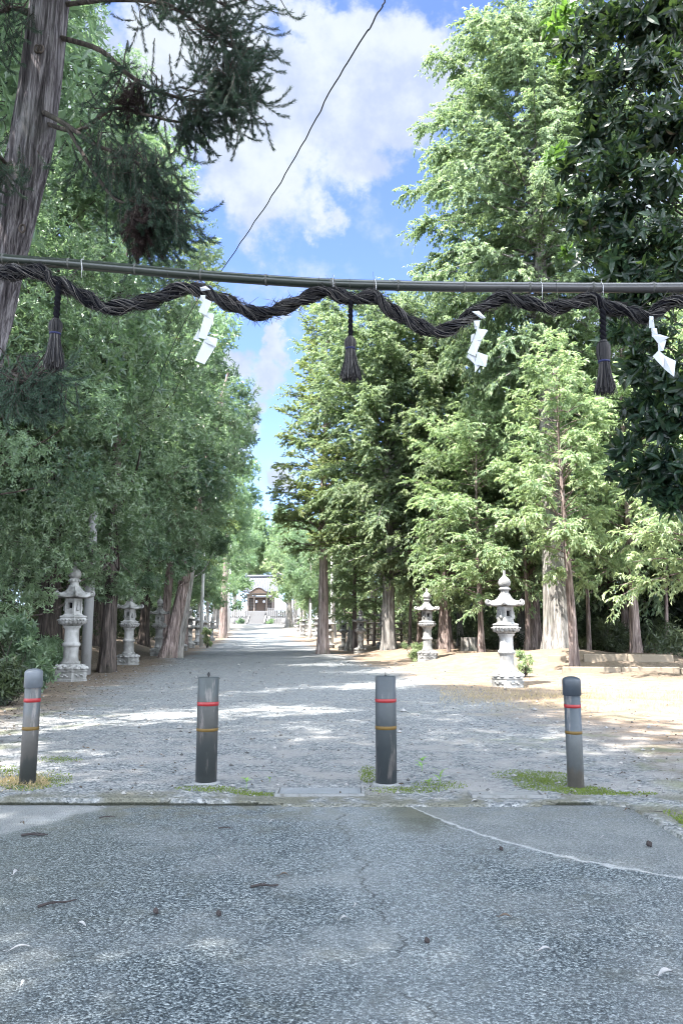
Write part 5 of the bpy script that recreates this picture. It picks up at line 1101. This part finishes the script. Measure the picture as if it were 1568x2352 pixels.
# roof: concave slope with tile ribs, ridge, and a karahafu gable
n, mseg = 41, 12; xs_ = np.linspace(-3.9, 3.9, n); tt = np.linspace(0, 1, mseg); rows = []
for t_ in tt: rows.append(np.stack([xs_ * (.78 + .22 * t_), -3.6 * t_ + 0 * xs_, 3.3 * (1 - t_) ** 1.35 - .0 * xs_ + .35 * np.abs(xs_ / 3.9) ** 3 * t_], -1))
V = np.array(rows) + np.array([0, 0, 3.75]); i = np.arange(mseg - 1)[:, None] * n; j = np.arange(n - 1)[None]; Q = np.stack([i + j, i + n + j, i + n + j + 1, i + j + 1], -1).reshape(-1, 4)
q = MB(); q.add(V, Q); W2 = V * np.array([1, -1, 1]); q.add(W2, Q[:, ::-1]); q.add(V - np.array([0, 0, .16]), Q[:, ::-1]); rf = q.build('roof', M_TILE, sh)
q = MB()
for jx in range(0, n, 2): q.tube(V[:, jx] + [0, 0, .03], .075, 6)
q.build('tile_rib', M_TILE, rf)
q = MB(); q.box((0, 0, 7.25), (6.3, .5, .5), 0, .08); 
for sx in (-1, 1): q.box((sx * 3.15, 0, 7.4), (.3, .6, .9), 0, .1)
q.build('ridge', M_TILE, rf)
gx = np.linspace(-1.75, 1.75, 31); gz = .95 * np.cos(np.clip(gx / 1.75, -1, 1) * math.pi / 2 * 1.0) ** 1.3 + .16 * (np.abs(gx) / 1.75) ** 6
q = MB(); up = np.stack([gx - .25, -3.95 + 0 * gx, 3.72 + gz], -1)
V = np.array([up, up + [0, 0, .22], up + [0, 1.6, .22], up + [0, 1.6, 0]]); i = np.arange(3)[:, None] * 31; j = np.arange(30)[None]; q.add(V, np.stack([i + j, i + j + 1, i + 31 + j + 1, i + 31 + j], -1)); q.build('curved_gable', M_TILE, rf)
q = MB(); lo = up.copy(); lo[:, 2] = 3.55; V = np.array([lo + [0, .15, 0], up + [0, .15, 0]]); q.add(V, [[a, a + 1, 31 + a + 1, 31 + a] for a in range(30)]); q.build('gable_board', M_WOOD, rf)
# stone posts, walls and blocks either side of the stairs
def fence(x0, x1, y, z, n, h, lab, wall=None):
    t = thing('stone_fence', lab, 'stone fence', (SX + (x0 + x1) / 2, y, z)); L = x1 - x0
    for i in range(n): q = MB(); q.box((-L / 2 + L * (i + .5) / n, 0, h / 2), (L / n * .52, .3, h * (1 + .12 * (i % 4 == 0))), 0, .04); q.build('post', M_STONEW, t, False)
    q = MB(); q.box((0, 0, h * .72), (L, .16, .14)); q.box((0, 0, h * .3), (L, .16, .14)); q.build('rail', M_STONEW, t, False)
    if wall: q = MB(); q.box((0, .3, -wall / 2 - .1), (L, .6, wall + .2), 0, .03); q.build('base_wall', M_STONEW, t, False)
fence(1.9, 7.0, SY + 3.6, S0 + 1.5, 13, 1.6, 'row of pale stone posts on a wall right of the shrine stairs', 1.6)
fence(-6.0, -1.9, SY + 3.6, S0 + 1.5, 10, 1.5, 'row of pale stone posts on a wall left of the shrine stairs', 1.6)
fence(1.9, 4.6, SY + 1.2, S0, 6, 1.0, 'front row of low stone posts at the right foot of the shrine stairs')
for (x, dy, h, lab) in ((2.6, .2, 1.5, 'inscribed upright stone at the right foot of the stairs'), (5.4, .8, 1.1, 'rounded pale boulder right of the stairs'), (6.6, 1.0, 1.6, 'tall pale stone slab farthest right before the shrine'), (-2.8, .5, 1.0, 'rounded pale boulder left of the stairs'), (-4.4, 1.0, 1.2, 'pale upright stone among shrubs left of the stairs')):
    q = MB(); q.lathe([(0, -.2), (.42, -.1), (.45, h * .4), (.38, h * .8), (.2, h * .97), (0, h)], 9, x, tint=.5); tag(q.build('standing_stone', M_STONEW, None, True, (SX + x, SY + dy, S0)), lab, 'stone')
bush(552, 1428, 148, 9, 1.2, M_OAK, 'rounded shrub left of the shrine stairs', 30, .3, .12)
bush(620, 1422, 150, 8, 1.0, M_OAKPALE, 'rounded pale shrub right of the shrine stairs', 30, .3, .12)

# ------------------------------------------------------------------ small things on the ground
def gscatter(n, x0, x1, y0, y1): 
    y = y0 + (y1 - y0) * ru.random(n) ** 1.4; return np.stack([ru.uniform(0, 1, n) * (x1(y) - x0(y)) + x0(y), y], -1)
# stones and leaf litter that nobody could count
q = MB(); pts = gscatter(5200, lambda y: path_l(y) - 1.2, lambda y: path_r(y) + 1.5, 5.25, 26)
ang = rnd(ru, len(pts)); s = ru.gamma(2.2, .0032, len(pts)) * (1 + .03 * pts[:, 1]); z = terrain(pts[:, 0], pts[:, 1])
oc = np.array([[1, 0, 0], [0, 1, 0], [-1, 0, 0], [0, -1, 0], [.2, .1, .7], [0, 0, -.6]]); th = ru.random(len(pts)) * 6.28
V = np.stack([(oc[None, :, 0] * np.cos(th)[:, None] - oc[None, :, 1] * np.sin(th)[:, None] * ru.uniform(.5, .9, (len(pts), 1))) * s[:, None], (oc[None, :, 0] * np.sin(th)[:, None] + oc[None, :, 1] * np.cos(th)[:, None]) * s[:, None] * ru.uniform(.6, 1, (len(pts), 1)), oc[None, :, 2] * s[:, None]], -1) + np.stack([pts[:, 0], pts[:, 1], z + s * .25], -1)[:, None]
tr_ = np.array([[0, 1, 4], [1, 2, 4], [2, 3, 4], [3, 0, 4], [1, 0, 5], [2, 1, 5], [3, 2, 5], [0, 3, 5]]); q.add(V.reshape(-1, 3), None, (np.arange(len(pts))[:, None, None] * 6 + tr_[None]).reshape(-1, 3), np.repeat(ru.random(len(pts)), 6))
m, nt, out = newmat('gravel_stone'); at = nd(nt, 'ShaderNodeAttribute', attribute_name='tint').outputs['Fac']
principled(nt, out, ramp(nt, at, [(0, (.05, .05, .05)), (.3, (.16, .16, .155)), (.7, (.17, .17, .168)), (1, (.24, .235, .23))]), .9); M_GRAV = m
tag(q.build('gravel_stones', M_GRAV, None, False), 'loose gravel stones strewn over the path', 'gravel', None, 'stuff')
q = MB()
for n, a, b, y0, y1, L in ((2600, lambda y: path_l(y) - 3.0, lambda y: path_l(y) + .5, 5.6, 30, .055), (900, lambda y: path_l(y) + .3, lambda y: path_r(y) + .6, 5.3, 24, .04), (1500, lambda y: path_r(y) + .5, lambda y: path_r(y) + 9, 5.3, 30, .05)):
    p = gscatter(n, a, b, y0, y1); p = p[~on_asphalt(p[:, 0], p[:, 1])]; n = len(p); z = terrain(p[:, 0], p[:, 1]) + .004
    th = ru.random(n) * 6.28; d = np.stack([np.cos(th), np.sin(th), ru.normal(.05, .15, n)], -1); nr = unit(Zv + rnd(ru, n) * .3)
    q.leaves(np.stack([p[:, 0], p[:, 1], z + .004], -1), d, nr, L * ru.uniform(.5, 1.4, n), L * .35 * ru.uniform(.6, 1.3, n), np.where(ru.random(n) < .7, ru.random(n) * .35, .6 + .4 * ru.random(n)), 1, .35)
q.build('leaf_litter', M_LITTER, None, False); tag(bpy.data.objects['leaf_litter'], 'dry fallen leaves strewn along the path edges', 'leaf litter', None, 'stuff')
def blades(mb, x, y, h, w, spread=.4, tl=.5):
    n = len(x); z = terrain(x, y); d = unit(Zv + rnd(ru, n) * spread * np.array([1, 1, .2])); mb.leaves(np.stack([x, y, z - .004], -1), d, unit(rnd(ru, n) * np.array([1, 1, .1])), h * ru.uniform(.5, 1.3, n), w, np.clip(ru.normal(tl, .22, n), 0, 1), 0, -.25)
q = MB()
for (px, py, rx, ry, n) in ((60, 1800, 62, 20, 1500), (110, 1790, 60, 22, 900), (20, 1770, 50, 14, 600), (130, 1742, 60, 8, 500), (1250, 1790, 75, 24, 2600), (1340, 1812, 70, 10, 1500), (1190, 1775, 60, 14, 700), (845, 1775, 22, 22, 700), (490, 1815, 90, 8, 700), (1010, 1800, 70, 12, 500), (930, 1812, 90, 8, 700), (590, 1822, 60, 5, 500), (1430, 1818, 80, 5, 600)):
    a = ru.random(n) * 6.28; r_ = ru.random(n) ** .7; P_ = np.array([G(px + rx * c_ * rr_, max(1560, py + ry * s__ * rr_), .02) for c_, s__, rr_ in zip(np.cos(a), np.sin(a), r_)])
    P_ = P_[P_[:, 1] > EDGE_Y + .03]; blades(q, P_[:, 0], P_[:, 1], .016, .007, .8)
for (x0, y0, n) in ((1.93, 4.55, 900), (1.9, 4.2, 900), (1.85, 3.9, 700)):
    x = x0 + np.abs(ru.normal(0, .09, n)); y = y0 + ru.normal(0, .16, n); blades(q, x, y, .018, .008, .8)
tag(q.build('moss', M_MOSS, None, False), 'green moss and tiny grass around the bollard feet and asphalt edge', 'moss', None, 'stuff')
q = MB()
n = 3800; px = ru.uniform(1010, 1580, n); py = 1596 + ru.normal(0, 12, n) + (px - 1010) * .02; P_ = np.array([G(a, max(1560, b)) for a, b in zip(px, py)]); blades(q, P_[:, 0], P_[:, 1], .075, .005, .45, .5)
n = 700; px = ru.uniform(0, 110, n); py = 1806 + ru.normal(0, 8, n); P_ = np.array([G(a, b) for a, b in zip(px, py)]); P_ = P_[P_[:, 1] > EDGE_Y + .02]; blades(q, P_[:, 0], P_[:, 1], .05, .004, .9, .3)
tag(q.build('dry_grass', M_DRY, None, False), 'thin dry straw-coloured grass on the bare soil at the right', 'dry grass', None, 'stuff')
def weed(px, py, h, n, lab, w=.022):
    g_ = G(px, py); y = max(g_[1], EDGE_Y + .04); z = T(g_[0], y); t = MB(); a = np.arange(n) * 2.4 + ru.random(); hh = h * ru.uniform(.3, 1, n)
    t.tube([(0, 0, -.01), (.004, 0, h * .5), (0, .003, h)], [.0022, .0018, .001], 5)
    d = np.stack([np.cos(a), np.sin(a), .8 + 0 * a], -1); t.leaves(np.stack([0 * a, 0 * a, hh], -1), d, unit(Zv - d * .3), h * .75, w, ru.random(n) * .5 + .4, 1, .3)
    tag(t.build('weed', M_WEED, None, False, (g_[0], y, z)), lab, 'weed')
weed(565, 1817, .06, 5, 'tiny green weed in the joint beside the checker plate cover'); weed(968, 1772, .085, 8, 'leafy green weed just right of the thick dark bollard')
weed(1010, 1806, .10, 7, 'taller yellow-green weed in the joint right of the thick dark bollard', .014); weed(985, 1812, .05, 6, 'small yellow-green weed near the joint left of the worn cover slab'); weed(618, 1800, .03, 3, 'flat leaf sprig at the left corner of the checker plate cover')

M_PALELEAF = plain('pale_dry_leaf', (.22, .218, .22), .7, .3, var=.3, sc=40); M_DARKLEAF = plain('dark_dry_leaf', (.07, .055, .045), .8, .2, var=.4, sc=40); M_TWIG = plain('dark_twig', (.035, .03, .03), .9, .1, var=.4, sc=40)
def fleaf(px, py, L, ang, lab, mat=None, curl=.22, ratio=.42):
    L = L * .78; p = G(px, py, .006); q = MB(); n = 7; u = np.linspace(0, 1, n); w = np.sin(np.clip(u, .02, .99) * math.pi) ** .8 * ratio * L / 2
    z = .012 * np.sin(u * math.pi) + curl * L * .25 * (u - .5) ** 2 * 2
    V = []; 
    for k in range(5): f = (k - 2) / 2; V.append(np.stack([(u - .5) * L, f * w, z + abs(f) * w * .55], -1))
    V = np.array(V); i = np.arange(4)[:, None] * n; j = np.arange(n - 1)[None]; q.add(V, np.stack([i + j, i + j + 1, i + n + j + 1, i + n + j], -1))
    q.tube([(-L * .5, 0, z[0]), (-L * .68, .004, z[0] + .004)], .0012, 4)
    o = q.build('fallen_leaf', mat or M_PALELEAF, None, True, p); o.rotation_euler = (0, 0, ang); tag(o, lab, 'leaf', 'fallen leaves on the asphalt')
def twig(px, py, L, ang, lab, bits=3, r=.004):
    p = G(px, py, .006); q = MB(); c = catmull([(-L / 2, 0, .002), (-L * .15, L * .05, .006), (L * .2, -L * .02, .004), (L / 2, L * .06, .003)], 5); q.tube(c, np.linspace(r, r * .4, len(c)), 6)
    for k in range(bits): b_ = c[min(len(c) - 2, 4 + 2 * k)]; d = np.array([.5, ru.choice([-1, 1]) * .8, .1]); q.tube([b_, b_ + d * L * .12, b_ + d * L * .2 + [L * .05, 0, 0]], [r * .6, r * .5, r * .2], 5)
    o = q.build('twig', M_TWIG, None, True, p); o.rotation_euler = (0, 0, ang); tag(o, lab, 'twig', 'twigs on the asphalt')
def bit(px, py, s, lab):
    p = G(px, py, .0); q = MB(); 
    for k in range(7): a = k * 2.4; q.lathe([(0, -.5 * s), (.5 * s, -.2 * s), (.45 * s, .3 * s), (0, .6 * s)], 7, center=(.35 * s * math.cos(a), .35 * s * math.sin(a), s * (.5 + .12 * k)))
    tag(q.build('pine_cone', M_TWIG, None, True, p), lab, 'cone', 'dark cones on the asphalt')
fleaf(38, 2006, .062, 1.4, 'pale upright-curled leaf near the left edge of the asphalt'); fleaf(185, 2128, .062, -.2, 'pale leaf lying alone left of centre, below the long dark twig'); fleaf(47, 2182, .10, .5, 'long narrow pale leaf near the lower left edge', None, .3, .22)
fleaf(55, 2262, .04, 1.3, 'small pale leaf nearest the lower left corner'); fleaf(625, 1889, .05, .5, 'pale squarish leaf on the asphalt below the checker plate cover'); fleaf(500, 1973, .035, -.4, 'tiny pale leaf between two sunny flecks left of centre')
fleaf(652, 2013, .06, .1, 'curled leaf with dark underside beside the dark debris at centre', M_DARKLEAF); fleaf(235, 1857, .06, .0, 'pale flat leaf on the light concrete patch', None, .2, .3); fleaf(52, 1893, .05, 2.5, 'grey-brown leaf on the light concrete patch at left', M_DARKLEAF)
fleaf(1090, 1843, .07, .15, 'pale curled leaf on the concrete apron below the worn slab'); fleaf(1160, 2110, .065, -.1, 'grey arched leaf in the middle of the right asphalt', M_DARKLEAF, .8); fleaf(1252, 2186, .07, .1, 'pale narrow leaf low on the right asphalt', None, .4, .3)
fleaf(1530, 2240, .08, .25, 'pale leaf with long stalk near the lower right edge'); fleaf(790, 2114, .05, .2, 'small pale leaf at the centre of the asphalt'); fleaf(1385, 1925, .035, .2, 'tiny white leaf on the apron above the mortar seam'); fleaf(1440, 1862, .06, .4, 'leaf at the broken right edge of the apron', M_DARKLEAF)
fleaf(306, 1838, .045, .5, 'small whitish leaf just under the joint left of the thick grey bollard'); fleaf(817, 2082, .03, .9, 'smallest pale fleck of leaf near the crack')
fleaf(1430, 1778, .07, .2, 'brown curled leaf on the soil right of the slate blue bollard', M_DARKLEAF); fleaf(1512, 1815, .08, -.3, 'pale leaf on the soil at the far right edge')
twig(80, 1919, .14, .0, 'dark feathery twig below the light concrete patch', 4, .007); twig(247, 1878, .09, .3, 'short dark twig at the rim of the light concrete patch'); twig(133, 2076, .15, .5, 'long dark twig on the left asphalt', 2, .006)
twig(518, 1903, .08, .0, 'mossy twig on the asphalt left of the squarish pale leaf', 4); twig(608, 2036, .12, .15, 'ragged dark twig debris at centre', 5, .006); twig(1500, 1866, .12, .1, 'dark twig on the soil beyond the right asphalt edge', 4)
bit(1490, 1946, .018, 'dark cone near the right mossy edge'); bit(1150, 1954, .012, 'dark cone just under the mortar seam'); bit(358, 2100, .014, 'dark cone left of centre on the asphalt'); bit(502, 2105, .013, 'dark cone right of the other one at centre left'); bit(980, 2167, .012, 'dark crumb-like cone near the crack on the right')
